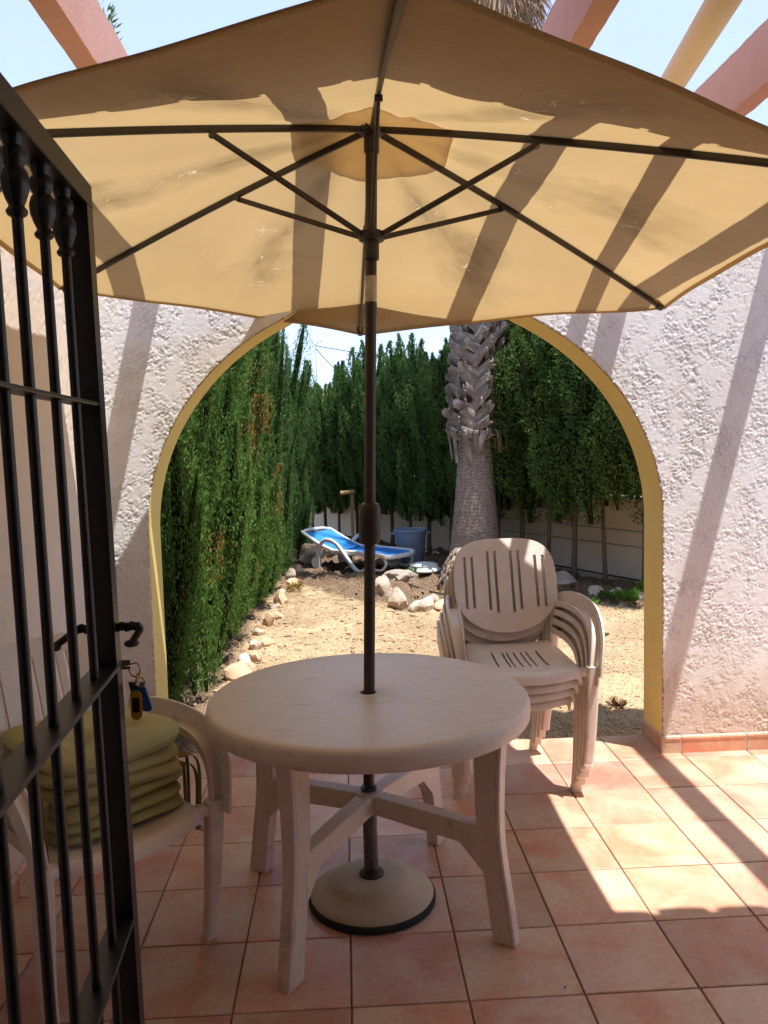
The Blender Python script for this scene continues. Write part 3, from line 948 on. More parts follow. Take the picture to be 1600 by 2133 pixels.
# ------------------------------------------------------------------ pergola beams and cream pipe
for k, xc in enumerate((-0.39, 0.345, 1.083, 1.815, 2.53, 3.26)):
    q = MB()
    ns = 60
    y0, y1 = -0.16, 2.06
    hw = 0.036
    v = []; f = []
    gr = np.random.default_rng(40 + k)
    sect = [(-hw, 0.0), (-hw, 0.2), (hw, 0.2), (hw, 0.0)]
    for i_ in range(ns + 1):
        y_ = y0 + (y1 - y0) * i_ / ns
        for (a_, z_) in sect:
            v.append((xc + a_ + gr.uniform(-.0012, .0012), y_, 2.722 + z_ + gr.uniform(-.0022, .0016)))
    for i_ in range(ns):
        for a_ in range(4):
            c_ = (a_ + 1) % 4
            f.append((i_ * 4 + a_, i_ * 4 + c_, (i_ + 1) * 4 + c_, (i_ + 1) * 4 + a_))
    f += [(3, 2, 1, 0), (ns * 4, ns * 4 + 1, ns * 4 + 2, ns * 4 + 3)]
    q.add(v, f)
    o = q.build('pergola_beam', M['pink'], None)
    lab = ('pink painted pergola beam above the left side of the parasol', 'pink pergola beam hidden above the parasol top, only its shadow shows',
           'pink pergola beam left of the cream pipe', 'pink pergola beam right of the cream pipe',
           'pink pergola beam out of view whose shadow crosses the right wall', 'last pink pergola beam by the added right wall')[k]
    tag(o, lab, 'beam', 'pergola beams')
d = Vector((0.181, 1.002, 0.075))
P0 = Vector((1.364, 0.008, 2.684))
q = MB(); q.tube([P0 + d * (-0.55), P0, P0 + d * 1.0, P0 + d * 1.95], 0.043, 20)
o = q.build('cream_pipe', M['cream_pipe'], None, True)
tag(o, 'round cream pipe slanting between two pink pergola beams', 'pipe')

# ------------------------------------------------------------------ gate
G0 = Vector((-0.10, -0.67, 0)); GD = Vector((0.056, -1, 0)).normalized()
GN = Vector((1, 0.056, 0)).normalized()
gate = empty('iron_gate', tuple(G0), 'black iron gate with round bars and cast collars standing open at left', 'gate')
GL = 0.90; ZT, ZB = 1.985, 0.12


def gbox(q_, s0, s1, w, z0, z1, bev=0.0015, off=0.0):
    """box along the gate from s0 to s1, w across"""
    b_ = MB(); b_.box((s0, -w / 2 + off, z0), (s1, w / 2 + off, z1), bev)
    v_ = [G0 + GD * p[0] + GN * p[1] + Vector((0, 0, p[2])) for p in b_.v]
    q_.add(v_, b_.f)


q = MB(); gbox(q, 0, 0.038, 0.04, 0.03, ZT); o = q.build('stile', M['black_iron'], gate)
q = MB(); gbox(q, GL - 0.038, GL, 0.04, 0.03, ZT); q.build('stile', M['black_iron'], gate)
q = MB(); gbox(q, -0.0005, GL + 0.0005, 0.041, ZT, ZT + 0.04); q.build('top_rail', M['black_iron'], gate)
for zz, hh, ww in ((1.641, 0.006, 0.038), (1.172, 0.008, 0.050), (0.70, 0.008, 0.046), (0.14, 0.03, 0.04)):
    q = MB(); gbox(q, 0.038, GL - 0.038, ww, zz, zz + hh); q.build('cross_rail', M['black_iron'], gate)
for s_ in (0.117, 0.230, 0.350, 0.450, 0.57, 0.685, 0.80):
    c = G0 + GD * s_
    q = MB(); q.tube([(c.x, c.y, 0.165), (c.x, c.y, ZT - 0.005)], 0.0075, 14)
    br = q.build('bar', M['black_iron'], gate, True)
    q = MB()
    q.lathe([(r_c * 0.80, z_c * 0.66) for r_c, z_c in ((0.009, -0.165), (0.015, -0.16), (0.018, -0.153), (0.014, -0.146), (0.012, -0.142), (0.017, -0.128), (0.0225, -0.108), (0.0235, -0.09),
             (0.020, -0.074), (0.015, -0.066), (0.019, -0.056), (0.0215, -0.044), (0.019, -0.032), (0.014, -0.024), (0.017, -0.012), (0.017, 0.0))],
            20, (c.x, c.y, ZT - 0.0))
    # light fluting
    q.v = [((x - c.x) * (1 + 0.05 * math.cos(8 * math.atan2(y - c.y, x - c.x))) + c.x, (y - c.y) * (1 + 0.05 * math.cos(8 * math.atan2(y - c.y, x - c.x))) + c.y, z) for x, y, z in q.v]
    q.build('collar', M['black_iron'], br, True)
# lock and handles
q = MB(); gbox(q, -0.022, 0.03, 0.03, 1.095, 1.20, 0.004, off=0.0); q.build('lock_case', M['black_plastic'], gate)
HZ = 1.245
hc = G0 + GD * 0.018
q = MB()
hn = GN
pts = []; rs2 = []
for i_ in range(41):
    s_ = -0.062 + 0.124 * i_ / 40
    pts.append(hc + hn * s_ + Vector((0, 0, HZ + 0.0015 * math.sin(i_ * 1.1)))); rs2.append(0.0078 + 0.0016 * math.sin(i_ * 2.2))
q.tube(pts, rs2, 14)
hd = q.build('handle', M['black_rubber'], gate, True)
for sg in (-1, 1):
    a = hc + hn * sg * 0.060 + Vector((0, 0, HZ))
    b2 = a + hn * (-0.014 if sg > 0 else -0.03) + GD * 0.01 + Vector((0, 0, -0.028))
    q = MB(); q.tube([a, a + Vector((0, 0, -0.008)), b2], [0.007, 0.007, 0.006], 12)
    for p in (b2,):
        q.lathe([(0.003, 0.006), (0.010, 0.004), (0.0135, 0.0), (0.0135, -0.003), (0.010, -0.006), (0.002, -0.007)], 18, tuple(p))
    q.build('lever_end', M['frame_metal'], hd, True)
gate.rotation_euler = (0, -0.012, 0); gate.location = (G0.x + 0.029, G0.y, 0)   # hangs slightly out of plumb
kr = G0 + GD * -0.022 + GN * 0.012 + Vector((0, 0, 1.165))
keys = empty('key_ring', tuple(kr), 'bunch of keys with yellow and blue tags hanging in the gate lock', 'keys')
kx = Vector((1, 0.02, 0))
q = MB(); q.tube([kr + kx * -0.012, kr + kx * 0.018], 0.0018, 8); q.box(tuple(kr + kx * 0.014 + Vector((0, -.001, -.009))), tuple(kr + kx * 0.034 + Vector((0, .001, .009))), 0.0008)
q.build('key', M['steel'], keys)


def ring(q_, c_, r, t, axis='y', n_=20, a0=0, a1=2 * pi, sq=1.0):
    pp = []
    for k_ in range(n_ + 1):
        a_ = a0 + (a1 - a0) * k_ / n_
        if axis == 'y': pp.append(c_ + Vector((r * math.cos(a_), 0, r * sq * math.sin(a_))))
        elif axis == 'x': pp.append(c_ + Vector((0, r * math.cos(a_), r * sq * math.sin(a_))))
        else: pp.append(c_ + Vector((r * math.cos(a_), r * math.sin(a_), 0)))
    q_.tube(pp, t, 8, False)


q = MB(); ring(q, kr + Vector((0.026, 0, 0)), 0.014, 0.0014, 'z'); q.build('split_ring', M['steel'], keys, True)
q = MB()
ring(q, kr + Vector((0.042, 0, -0.010)), 0.010, 0.0016, 'y', sq=1.3); ring(q, kr + Vector((0.046, 0.004, -0.026)), 0.009, 0.0014, 'x')
ring(q, kr + Vector((0.050, 0, -0.034)), 0.009, 0.0012, 'y')
q.build('chain_link', M['brass'], keys, True)
q = MB()
for dx_, ln in ((-0.006, 0.045), (0.0, 0.05), (0.016, 0.042)):
    c_ = kr + Vector((0.038 + dx_, 0.004, -0.034))
    q.add([c_ + Vector((-0.005, 0, 0)), c_ + Vector((0.005, 0, 0)), c_ + Vector((0.003 - dx_, 0.002, -ln)), c_ + Vector((-0.003 - dx_, 0.002, -ln)),
           c_ + Vector((-0.005, .0015, 0)), c_ + Vector((0.005, .0015, 0)), c_ + Vector((0.003 - dx_, 0.0035, -ln)), c_ + Vector((-0.003 - dx_, 0.0035, -ln))],
          [(0, 1, 2, 3), (7, 6, 5, 4), (0, 4, 5, 1), (1, 5, 6, 2), (2, 6, 7, 3), (3, 7, 4, 0)])
q.build('key', M['steel'], keys)


def slab(q_, c_, w, h, t, r):
    pr_ = rrect(w, h, r, 4); n_ = len(pr_)
    v_ = [c_ + Vector((a_, -t / 2, z_)) for a_, z_ in pr_] + [c_ + Vector((a_, t / 2, z_)) for a_, z_ in pr_]
    q_.add(v_, [tuple(range(n_)), tuple(range(2 * n_ - 1, n_ - 1, -1))] + [(k_, n_ + k_, n_ + (k_ + 1) % n_, (k_ + 1) % n_) for k_ in range(n_)])


q = MB(); slab(q, kr + Vector((0.042, -0.003, -0.077)), 0.021, 0.055, 0.003, 0.010); ty = q.build('yellow_tag', M['key_yellow'], keys)
q = MB(); slab(q, kr + Vector((0.042, -0.0047, -0.076)), 0.012, 0.028, 0.001, 0.002); q.build('tag_window', M['dark_window'], ty)
q = MB(); slab(q, kr + Vector((0.053, 0.006, -0.066)), 0.022, 0.050, 0.007, 0.008)
q.v = [(x + (z - kr.z + 0.066) * -0.28, y, z) for x, y, z in q.v]
q.build('blue_tag', M['key_blue'], keys)

# ------------------------------------------------------------------ table
TC = Vector((0.412, 0.563, 0)); LC = Vector((0.410, 0.522, 0)); HC = Vector((0.406, 0.556, 0))
tb = empty('round_table', tuple(TC), 'round beige resin table with crossed stretcher under the parasol', 'table')
q = MB()
R_ = 0.53
prof = [(0.027, 0.700), (0.027, 0.7215)]
for r, z in ((0.030, 0.7228), (0.20, 0.7235), (0.4130, 0.7235), (0.5110, 0.7235), (0.5200, 0.7222), (0.5290, 0.7195), (0.5365, 0.7145), (0.5405, 0.707), (0.5430, 0.697), (0.5440, 0.680), (0.5430, 0.662), (0.5400, 0.657), (0.5360, 0.657), (0.5340, 0.690), (0.5310, 0.700)):
    prof.append((r, z))
prof.append((0.027, 0.700))
q.lathe(prof, 96, tuple(TC), cap=False)
q.build('tabletop', M['resin_table'], tb, True)
feet = {}
for nm, a in (('fl', -122.0), ('fr', -32.5), ('br', 57.0), ('bl', 147.5)):
    th = rad(a)
    er = Vector((math.cos(th), math.sin(th), 0)); et = Vector((-er.y, er.x, 0))
    q = MB()
    # angle-section leg: corner faces outwards; slight knee
    def legpt(z):
        zs = [0.0, 0.12, 0.24, 0.32, 0.42, 0.55, 0.70]
        rs3 = [0.522, 0.506, 0.487, 0.477, 0.474, 0.478, 0.490]
        return float(np.interp(z, zs, rs3))

    def legw(z):
        return float(np.interp(z, [0, 0.25, 0.7], [0.046, 0.045, 0.056])), float(np.interp(z, [0, 0.25, 0.7], [0.074, 0.072, 0.092]))
    N_ = 16
    v = []; f = []
    for i_ in range(N_ + 1):
        z = 0.70 * i_ / N_
        c_ = LC + er * legpt(z); w, dpt = legw(z)
        hw_ = w / 2; cb = 0.004; gv = 0.0022
        sec = [(0, -hw_ + cb), (0, hw_ - cb), (-cb, hw_), (-0.012, hw_), (-0.0135, hw_ - gv), (-0.015, hw_), (-dpt, hw_), (-dpt, -hw_), (-0.015, -hw_), (-0.0135, -hw_ + gv), (-0.012, -hw_), (-cb, -hw_)]
        rp_ = [c_ + er * a_ + et * t_ for a_, t_ in sec][::-1]
        for p in rp_: v.append((p.x, p.y, z + 0.001))
    k_ = 12
    for i_ in range(N_):
        for a_ in range(k_):
            c2_ = (a_ + 1) % k_
            f.append((i_ * k_ + a_, i_ * k_ + c2_, (i_ + 1) * k_ + c2_, (i_ + 1) * k_ + a_))
    f += [tuple(range(k_ - 1, -1, -1)), tuple(N_ * k_ + a_ for a_ in range(k_))]
    q.add(v, f)
    # groove line bead along the outer corner
    q.build('leg', M['resin_table'], tb)
    # brace arm of the stretcher
    q = MB()
    er = (LC + er * 0.42 - HC); r1 = er.length; er = er / r1; et = Vector((-er.y, er.x, 0))
    r0 = 0.03
    def sect(t, er=er, et=et, r1=r1):
        r = r0 + (r1 - r0) * t
        hw_ = 0.030 - 0.006 * t
        ztop = 0.375 - 0.012 * t * t
        zbot = 0.315 - 0.02 * t - max(0, (t - 0.80) / 0.2) * 0.075
        return [HC + er * r + et * s2 * hw_ + Vector((0, 0, zz_)) for s2, zz_ in ((-1, zbot), (1, zbot), (1, ztop - .003), (.88, ztop), (-.88, ztop), (-1, ztop - .003))]
    v = []; NN = 10
    for i_ in range(NN + 1): v += sect(i_ / NN)
    f = []
    for i_ in range(NN):
        for a_ in range(6):
            c2_ = (a_ + 1) % 6
            f.append((i_ * 6 + a_, i_ * 6 + c2_, (i_ + 1) * 6 + c2_, (i_ + 1) * 6 + a_))
    f += [(5, 4, 3, 2, 1, 0), tuple(NN * 6 + a_ for a_ in range(6))]
    q.add(v, f); q.build('stretcher_arm', M['resin_table'], tb)
q = MB(); q.lathe([(0.024, 0.312), (0.048, 0.312), (0.048, 0.3775), (0.046, 0.380), (0.024, 0.380)], 24, tuple(HC), cap=False); q.build('stretcher_hub', M['resin_table'], tb, True)

# ------------------------------------------------------------------ parasol
PB = Vector((0.407, 0.542, 0.0)); PTOP = Vector((0.474, 0.645, 2.602)); PLOW = Vector((0.464, 0.622, 2.249))
ax = (PTOP - Vector((0.409, 0.532, 0.0))).normalized()
pb_l = empty('parasol', tuple(PB), 'large tan cloth parasol with dark six rib frame over the round table', 'parasol')
base = empty('parasol_stand', tuple(PB), 'domed cream concrete parasol stand with black rim under the table', 'parasol stand')


PM = Vector((0.405, 0.556, 0.384))


def pole_at(z):
    if z <= PM.z + 0.011: return Vector((PB.x + (PM.x - PB.x) * z / PM.z, PB.y + (PM.y - PB.y) * z / PM.z, z))
    return PM + (PTOP - PM) * ((z - PM.z) / (PTOP.z - PM.z))



q = MB(); q.lathe([(0.02, 0.0), (0.212, 0.0), (0.219, 0.004), (0.219, 0.020), (0.214, 0.026), (0.206, 0.028), (0.02, 0.028)], 64, tuple(PB)); q.build('rubber_rim', M['black_rubber'], base, True)
q = MB()
q.lathe([(0.2115, 0.02), (0.2115, 0.028), (0.205, 0.036), (0.185, 0.045), (0.16, 0.056), (0.142, 0.068), (0.130, 0.079), (0.115, 0.085), (0.09, 0.088), (0.06, 0.0895), (0.02, 0.090)], 64, tuple(PB))
q.build('dome', M['concrete'], base, True)
q = MB(); q.lathe([(0.022, 0.088), (0.042, 0.088), (0.042, 0.096), (0.036, 0.102), (0.026, 0.106), (0.022, 0.106)], 32, tuple(PB)); q.build('collar', M['black_plastic'], base, True)
q = MB(); q.tube([pole_at(0.09), pole_at(0.384)], 0.0245, 24); bt = q.build('holder_tube', M['grey_tube'], base, True)
q = MB(); q.tube([pole_at(0.384), pole_at(0.394)], 0.0275, 24); q.build('tube_rim', M['black_plastic'], base, True)
q = MB(); cq = pole_at(0.12) + Vector((0.0, -0.024, 0)); q.tube([cq, cq + Vector((0, -0.016, 0))], 0.006, 10); q.tube([cq + Vector((0, -0.016, 0)), cq + Vector((0, -0.02, 0))], 0.011, 10); q.build('screw', M['black_plastic'], base, True)
q = MB(); q.tube([pole_at(0.40), pole_at(1.0), pole_at(2.02)], 0.019, 24); q.build('pole', M['frame_metal'], pb_l, True)
q = MB(); q.tube([pole_at(2.02), pole_at(2.14), pole_at(2.60)], 0.0195, 24); q.build('upper_pole', M['frame_metal'], pb_l, True)
q = MB(); q.tube([pole_at(2.034), pole_at(2.12)], 0.0202, 24); st = q.build('torn_sticker', M['paper'], pb_l, True)
# crank housing
q = MB(); prof_c = [(0.020, 1.224), (0.030, 1.228), (0.036, 1.240), (0.0375, 1.262), (0.0375, 1.330), (0.036, 1.348), (0.030, 1.362), (0.020, 1.366)]
pc = []
c0 = pole_at(1.30)
n_ = 28; v = []; f = []
for r, z in prof_c:
    p = pole_at(z)
    for k_ in range(n_):
        th = 2 * pi * k_ / n_
        e = 2.6
        cx_, sx_ = math.cos(th), math.sin(th)
        rr_ = r / (abs(cx_) ** e + abs(sx_) ** e) ** (1 / e)
        v.append((p.x + rr_ * cx_, p.y + rr_ * sx_ * 1.15, z))
for i_ in range(len(prof_c) - 1):
    for k_ in range(n_):
        j_ = (k_ + 1) % n_
        f.append((i_ * n_ + k_, i_ * n_ + j_, (i_ + 1) * n_ + j_, (i_ + 1) * n_ + k_))
q.add(v, f); q.build('crank_housing', M['frame_metal'], pb_l, True)
q = MB(); c0 = pole_at(1.27); q.tube([c0 + Vector((0, 0.04, 0)), c0 + Vector((0, 0.075, 0)), c0 + Vector((0.01, 0.08, -0.02))], 0.006, 10); q.build('crank_arm', M['black_plastic'], pb_l, True)
# tilt joint and hubs
q = MB(); q.tube([pole_at(1.995), pole_at(2.034)], 0.0208, 24); q.build('tilt_joint', M['black_plastic'], pb_l, True)


def on_axis(o0, dz): return o0 + ax * dz


q = MB(); q.tube([on_axis(PLOW, -0.075), on_axis(PLOW, -0.012)], 0.0255, 24); q.tube([on_axis(PLOW, -0.018), on_axis(PLOW, -0.012), on_axis(PLOW, 0.014), on_axis(PLOW, 0.020)], [0.030, 0.042, 0.042, 0.030], 24)
q.build('runner', M['black_plastic'], pb_l, True)
q = MB(); q.tube([on_axis(PTOP, -0.022), on_axis(PTOP, -0.012), on_axis(PTOP, 0.014), on_axis(PTOP, 0.022)], [0.030, 0.045, 0.045, 0.030], 24); q.tube([on_axis(PTOP, -0.075), on_axis(PTOP, -0.02)], 0.0255, 24)
q.tube([on_axis(PTOP, 0.02), on_axis(PTOP, 0.09), on_axis(PTOP, 0.10), on_axis(PTOP, 0.14)], [0.012, 0.012, 0.02, 0.003], 16)
q.build('top_hub', M['black_plastic'], pb_l, True)
TIPS = [Vector(p) for p in ((1.760, 1.40, 2.117), (0.449, 1.985, 2.105), (-0.790, 1.33, 2.221), (-0.802, -0.116, 2.294), (0.464, -0.859, 2.262), (1.746, -0.123, 2.191))]
RIBT = 0.378


def ribpt(i, t):
    p = PTOP.lerp(TIPS[i % 6], t)
    return p + ax * (0.0155 * 4 * t * (1 - t))


for i in range(6):
    dr = (TIPS[i] - PTOP); side = dr.cross(ax).normalized()
    q = MB(); q.sweep([ribpt(i, t) for t in np.linspace(0.028, 0.985, 14)], rrect(0.013, 0.021, 0.003, 2), tuple(side)); rb_ = q.build('rib', M['frame_metal'], pb_l, True)
    q = MB(); e0 = ribpt(i, 0.972); e1 = ribpt(i, 0.99); q.sweep([e0, e1], rrect(0.021, 0.028, 0.004, 2), tuple(side)); q.build('rib_end', M['black_plastic'], rb_, True)
    a = PLOW + (dr - ax * dr.dot(ax)).normalized() * 0.03
    bb = ribpt(i, RIBT) - ax * 0.016
    q = MB(); q.sweep([a, bb], rrect(0.011, 0.018, 0.003, 2), tuple(side)); q.build('strut', M['frame_metal'], pb_l, True)
    q = MB(); q.tube([bb - side * 0.011, bb + side * 0.011], 0.009, 12); q.build('strut_joint', M['black_plastic'], rb_, True)
# cloth panels
NU, NV = 30, 26
wr = np.random.default_rng(5)
for i in range(6):
    v = []; uv = []
    ph = wr.uniform(0, 6.28, 8)
    for a_ in range(NU + 1):
        t = 0.035 + (1.008 - 0.035) * a_ / NU
        for c_ in range(NV + 1):
            s = c_ / NV
            k4 = 4 * s * (1 - s)
            tt = t * (1 - 0.013 * k4 * t)
            p = ribpt(i, tt).lerp(ribpt(i + 1, tt), s) + ax * 0.0125
            # the cloth sags a little between the ribs, with soft pulls
            sag = 0.010 * k4 * math.sin(pi * min(1, t)) + 0.006 * k4 * math.sin(7 * s + ph[0] + 3 * t) * math.sin(9 * t + ph[1])
            sag += 0.0035 * k4 * math.sin(23 * s + ph[2]) * math.sin(pi * t)
            # looser folds near the hub
            sag += 0.005 * max(0, 0.3 - t) / 0.3 * math.sin(19 * s + ph[3]) * k4
            hemw = 0.003 * math.sin(14 * s + ph[4]) * (max(0, t - 0.9) / 0.1)
            p = p - ax * (sag + hemw)
            v.append(tuple(p)); uv.append((t, s, 0))
    f = []
    for a_ in range(NU):
        for c_ in range(NV):
            k_ = a_ * (NV + 1) + c_
            f.append((k_, k_ + NV + 1, k_ + NV + 2, k_ + 1))
    # hem: folded band below the edge
    nb_ = len(v)
    for c_ in range(NV + 1):
        p = Vector(v[NU * (NV + 1) + c_]); inn = (PTOP - p).normalized()
        v.append(tuple(p - ax * 0.006)); uv.append((1, c_ / NV, 0))
        v.append(tuple(p - ax * 0.006 + inn * 0.022)); uv.append((1, c_ / NV, 0))
    for c_ in range(NV):
        k_ = NU * (NV + 1) + c_; h0 = nb_ + 2 * c_
        f.append((k_, h0, h0 + 2, k_ + 1)); f.append((h0, h0 + 1, h0 + 3, h0 + 2))
    o = mk('canopy_panel', v, f, M['cloth'], pb_l, smooth=False); set_smooth(o, 50)
    at_ = o.data.attributes.new('panel_uv', 'FLOAT_VECTOR', 'POINT')
    at_.data.foreach_set('vector', np.array(uv, dtype=np.float32).ravel())
# corner pockets and top vent cap
for i in range(6):
    p1 = ribpt(i, 1.0) + ax * 0.004; sd = (TIPS[i] - PTOP).cross(ax).normalized()
    a = ribpt(i, 0.955)
    q = MB(); q.add([a + sd * 0.010 + ax * .004, a - sd * 0.010 + ax * .004, p1 - sd * 0.008, p1 + sd * 0.008, a + sd * 0.024 + ax * .011, a - sd * 0.024 + ax * .011],
                    [(0, 1, 2, 3), (0, 3, 4), (1, 5, 2)])
    q.build('corner_pocket', M['cloth'], pb_l)
q = MB(); v = [tuple(PTOP + ax * 0.085)]; f = []
for rr_i, t in enumerate((0.09, 0.15, 0.205)):
    for k_ in range(24):
        i = k_ / 4.0; i0 = int(i); s = i - i0
        p = ribpt(i0, t).lerp(ribpt(i0 + 1, t), s) + ax * (0.078 - 0.05 * (t / 0.205) + 0.006 * math.sin(k_ * 2.1))
        v.append(tuple(p))
for k_ in range(24):
    j_ = (k_ + 1) % 24
    f.append((0, 1 + k_, 1 + j_))
    for r_i in range(2):
        a = 1 + r_i * 24
        f.append((a + k_, a + 24 + k_, a + 24 + j_, a + j_))
q.add(v, f); o = q.build('vent_cap', M['vent_cloth'], pb_l, True)

# ------------------------------------------------------------------ chairs


def chair_mesh():
    """moulded resin armchair facing -Y, origin on the floor"""
    root = empty('resin_armchair', (0, 0, 0), 'x', 'chair')
    mtp = M['resin']

    def build(q_, nm, sm=True, sol=None, bev=None):
        o_ = mk(nm, q_.v, q_.f, mtp, root, local=True)
        if sol:
            md = o_.modifiers.new('s', 'SOLIDIFY'); md.thickness = sol; md.offset = 0
        if bev:
            md = o_.modifiers.new('b', 'BEVEL'); md.width = bev; md.segments = 2; md.limit_method = 'ANGLE'; md.angle_limit = rad(50)
        dg = bpy.context.evaluated_depsgraph_get()
        if o_.modifiers:
            me = bpy.data.meshes.new_from_object(o_.evaluated_get(dg)); o_.modifiers.clear(); o_.data = me
        if sm: set_smooth(o_, 45)
        return o_
    # backrest
    zb, zt = 0.520, 0.952
    slots = []
    for g in (-0.172, -0.057, 0.057, 0.172):
        slots += [(g - 0.0250, g - 0.0110), (g + 0.0110, g + 0.0250)]
    sl_edges = sorted(set([e for s_ in slots for e in s_]))
    Wb = 0.247
    ss = sorted(set([-1, -0.975, -0.93, -0.86] + [e / Wb for e in sl_edges] + [0, 0.33, -0.33, 0.8, -0.8, .44, -.44, .115, -.115] + [0.86, 0.93, 0.975, 1]))
    tsr = list(np.linspace(0, 1, 45))

    def outline(t):
        c = 0.46
        h_ = (t - c) / (c if t < c else 1 - c)
        n_e = 3.6 if t > c else 2.05
        return Wb * max(0.0, 1 - abs(h_) ** n_e) ** (1 / n_e) * (1.0 if t > c else 1.0)

    v = []; ids = {}
    for a_, t in enumerate(tsr):
        t_e = 0.5 - 0.5 * math.cos(pi * (0.02 + 0.96 * t))
        w = outline(min(max(t_e, 0.0005), 0.9995))
        for c_, s in enumerate(ss):
            x = max(-w, min(w, s * Wb))
            if abs(s) > 0.85: x = math.copysign(min(abs(s) * Wb, w), s) if w > 0.85 * Wb else math.copysign(w, s)
            if abs(s) == 1: x = math.copysign(w, s)
            # dish curvature, lean
            y = 0.145 + 0.115 * t_e + 0.030 * t_e ** 2 - 0.032 * (x / Wb) ** 2 + 0.006 * math.sin(pi * t_e)
            rim = 0.010 * (max(0, abs(s) - 0.86) / 0.14) ** 2
            z = zb + (zt - zb) * t_e
            ids[(a_, c_)] = len(v); v.append((x, y - 0.02 - rim * 0.0, z))
    f = []

    def is_slot(s0, s1, t0, t1, w):
        xm = (s0 + s1) / 2 * Wb; tm = (t0 + t1) / 2
        for (e0, e1) in slots:
            if e0 - 1e-6 < xm < e1 + 1e-6 and (s1 - s0) * Wb < 0.0155:
                k_ = abs((e0 + e1) / 2) / 0.195
                lo = 0.215 + 0.05 * k_; hi = 0.865 - 0.06 * k_ ** 2
                return lo < tm < hi
        return False
    for a_ in range(len(tsr) - 1):
        te0 = 0.5 - 0.5 * math.cos(pi * (0.02 + 0.96 * tsr[a_])); te1 = 0.5 - 0.5 * math.cos(pi * (0.02 + 0.96 * tsr[a_ + 1]))
        for c_ in range(len(ss) - 1):
            if is_slot(ss[c_], ss[c_ + 1], te0, te1, 0): continue
            quad = [ids[(a_, c_)], ids[(a_, c_ + 1)], ids[(a_ + 1, c_ + 1)], ids[(a_ + 1, c_)]]
            if abs(v[quad[0]][0] - v[quad[1]][0]) < 1e-6 and abs(v[quad[2]][0] - v[quad[3]][0]) < 1e-6: continue
            f.append(tuple(quad))
    import bmesh
    bm = bmesh.new(); tmp = bpy.data.meshes.new('t'); tmp.from_pydata(v, [], f); bm.from_mesh(tmp)
    bmesh.ops.remove_doubles(bm, verts=bm.verts, dist=1e-5); bmesh.ops.dissolve_degenerate(bm, edges=bm.edges, dist=1e-5)
    bmesh.ops.delete(bm, geom=[vv for vv in bm.verts if not vv.link_faces], context='VERTS')
    bm.to_mesh(tmp); bm.free()
    q = MB(); q.add([tuple(vv.co) for vv in tmp.vertices], [tuple(pp.vertices) for pp in tmp.polygons])
    build(q, 'backrest', sol=0.012)
    # seat: tray with down-turned front lip, slots
    q = MB()
    gsl = [(-0.115, -0.105), (-0.062, -0.052), (-0.040, -0.030), (-0.005, 0.005), (0.030, 0.040), (0.058, 0.068), (0.108, 0.120)]
    xs_ = sorted(set([-0.235, -0.228, -0.21, -0.17, 0.17, 0.21, 0.228, 0.235, -.14, .14, -.085, .085, .02, -.02] + [e for s_ in gsl for e in s_]))
    ys_ = [-0.338, -0.334, -0.322, -0.30, -0.26] + list(np.linspace(-0.21, 0.10, 14)) + [0.135, 0.16]
    v = []; ids = {}
    for a_, y in enumerate(ys_):
        for c_, x in enumerate(xs_):
            tp = (y + 0.338) / 0.498
            wsc = 1.0 - 0.10 * tp
            if a_ <= 3: wsc *= (0.93, 0.955, 0.975, 0.99)[a_]
            zc = 0.447 + 0.012 * (x / 0.235) ** 2 - 0.014 * math.sin(pi * min(1, tp * 1.1)) + 0.012 * tp
            lip = (0.042, 0.022, 0.006, 0.001)[a_] if a_ < 4 else 0
            yy = y + 0.05 * (x / 0.235) ** 2 * max(0, 1 - tp * 2.2) - 0.012
            edge = 0.035 if abs(abs(x) - 0.235) < 1e-6 else (0.010 if abs(x) > 0.22 else 0)
            ids[(a_, c_)] = len(v); v.append((x * wsc, yy, zc - lip - edge))
    f = []
    for a_ in range(len(ys_) - 1):
        for c_ in range(len(xs_) - 1):
            xm = (xs_[c_] + xs_[c_ + 1]) / 2; ym = (ys_[a_] + ys_[a_ + 1]) / 2
            if any(e0 < xm < e1 and xs_[c_ + 1] - xs_[c_] < 0.0125 for e0, e1 in gsl) and -0.19 < ym < 0.02: continue
            f.append((ids[(a_, c_)], ids[(a_, c_ + 1)], ids[(a_ + 1, c_ + 1)], ids[(a_ + 1, c_)]))
    q.add(v, f); build(q, 'seat', sol=0.009)
    # arms: broad band from the back posts forward and down into the front legs
    for sg in (-1, 1):
        pts = cr([(sg * 0.236, 0.185, 0.615), (sg * 0.257, 0.13, 0.640), (sg * 0.276, 0.03, 0.652), (sg * 0.290, -0.09, 0.650), (sg * 0.297, -0.19, 0.630), (sg * 0.296, -0.252, 0.575), (sg * 0.288, -0.276, 0.50), (sg * 0.280, -0.282, 0.42)], 7)

        def pf(t, sg=sg):
            w = 0.044 + 0.020 * math.sin(pi * min(1, t * 1.15))
            dp = 0.058 + 0.012 * (1 - t)
            th_ = 0.008
            pr = [(-w / 2, th_ / 2), (-w / 2 + .004, th_ / 2 + .003), (w / 2 - .004, th_ / 2 + .003), (w / 2, th_ / 2), (w / 2, -dp), (w / 2 - th_, -dp), (w / 2 - th_, -th_ / 2), (-w / 2 + th_ * .6, -th_ / 2), (-w / 2 + th_ * .6, -dp * .35), (-w / 2, -dp * .35)]
            return [(a_ * sg, c_) for a_, c_ in pr] if sg > 0 else [(a_ * sg, c_) for a_, c_ in pr][::-1]
        q = MB(); q.sweep(pts, pf, (1, 0, 0)); 
        # make sure the skirt hangs below/behind the band
        o_ = build(q, 'armrest')
        # front leg
        pts = cr([(sg * 0.279, -0.283, 0.46), (sg * 0.275, -0.275, 0.30), (sg * 0.272, -0.262, 0.14), (sg * 0.263, -0.25, 0.0)], 4)
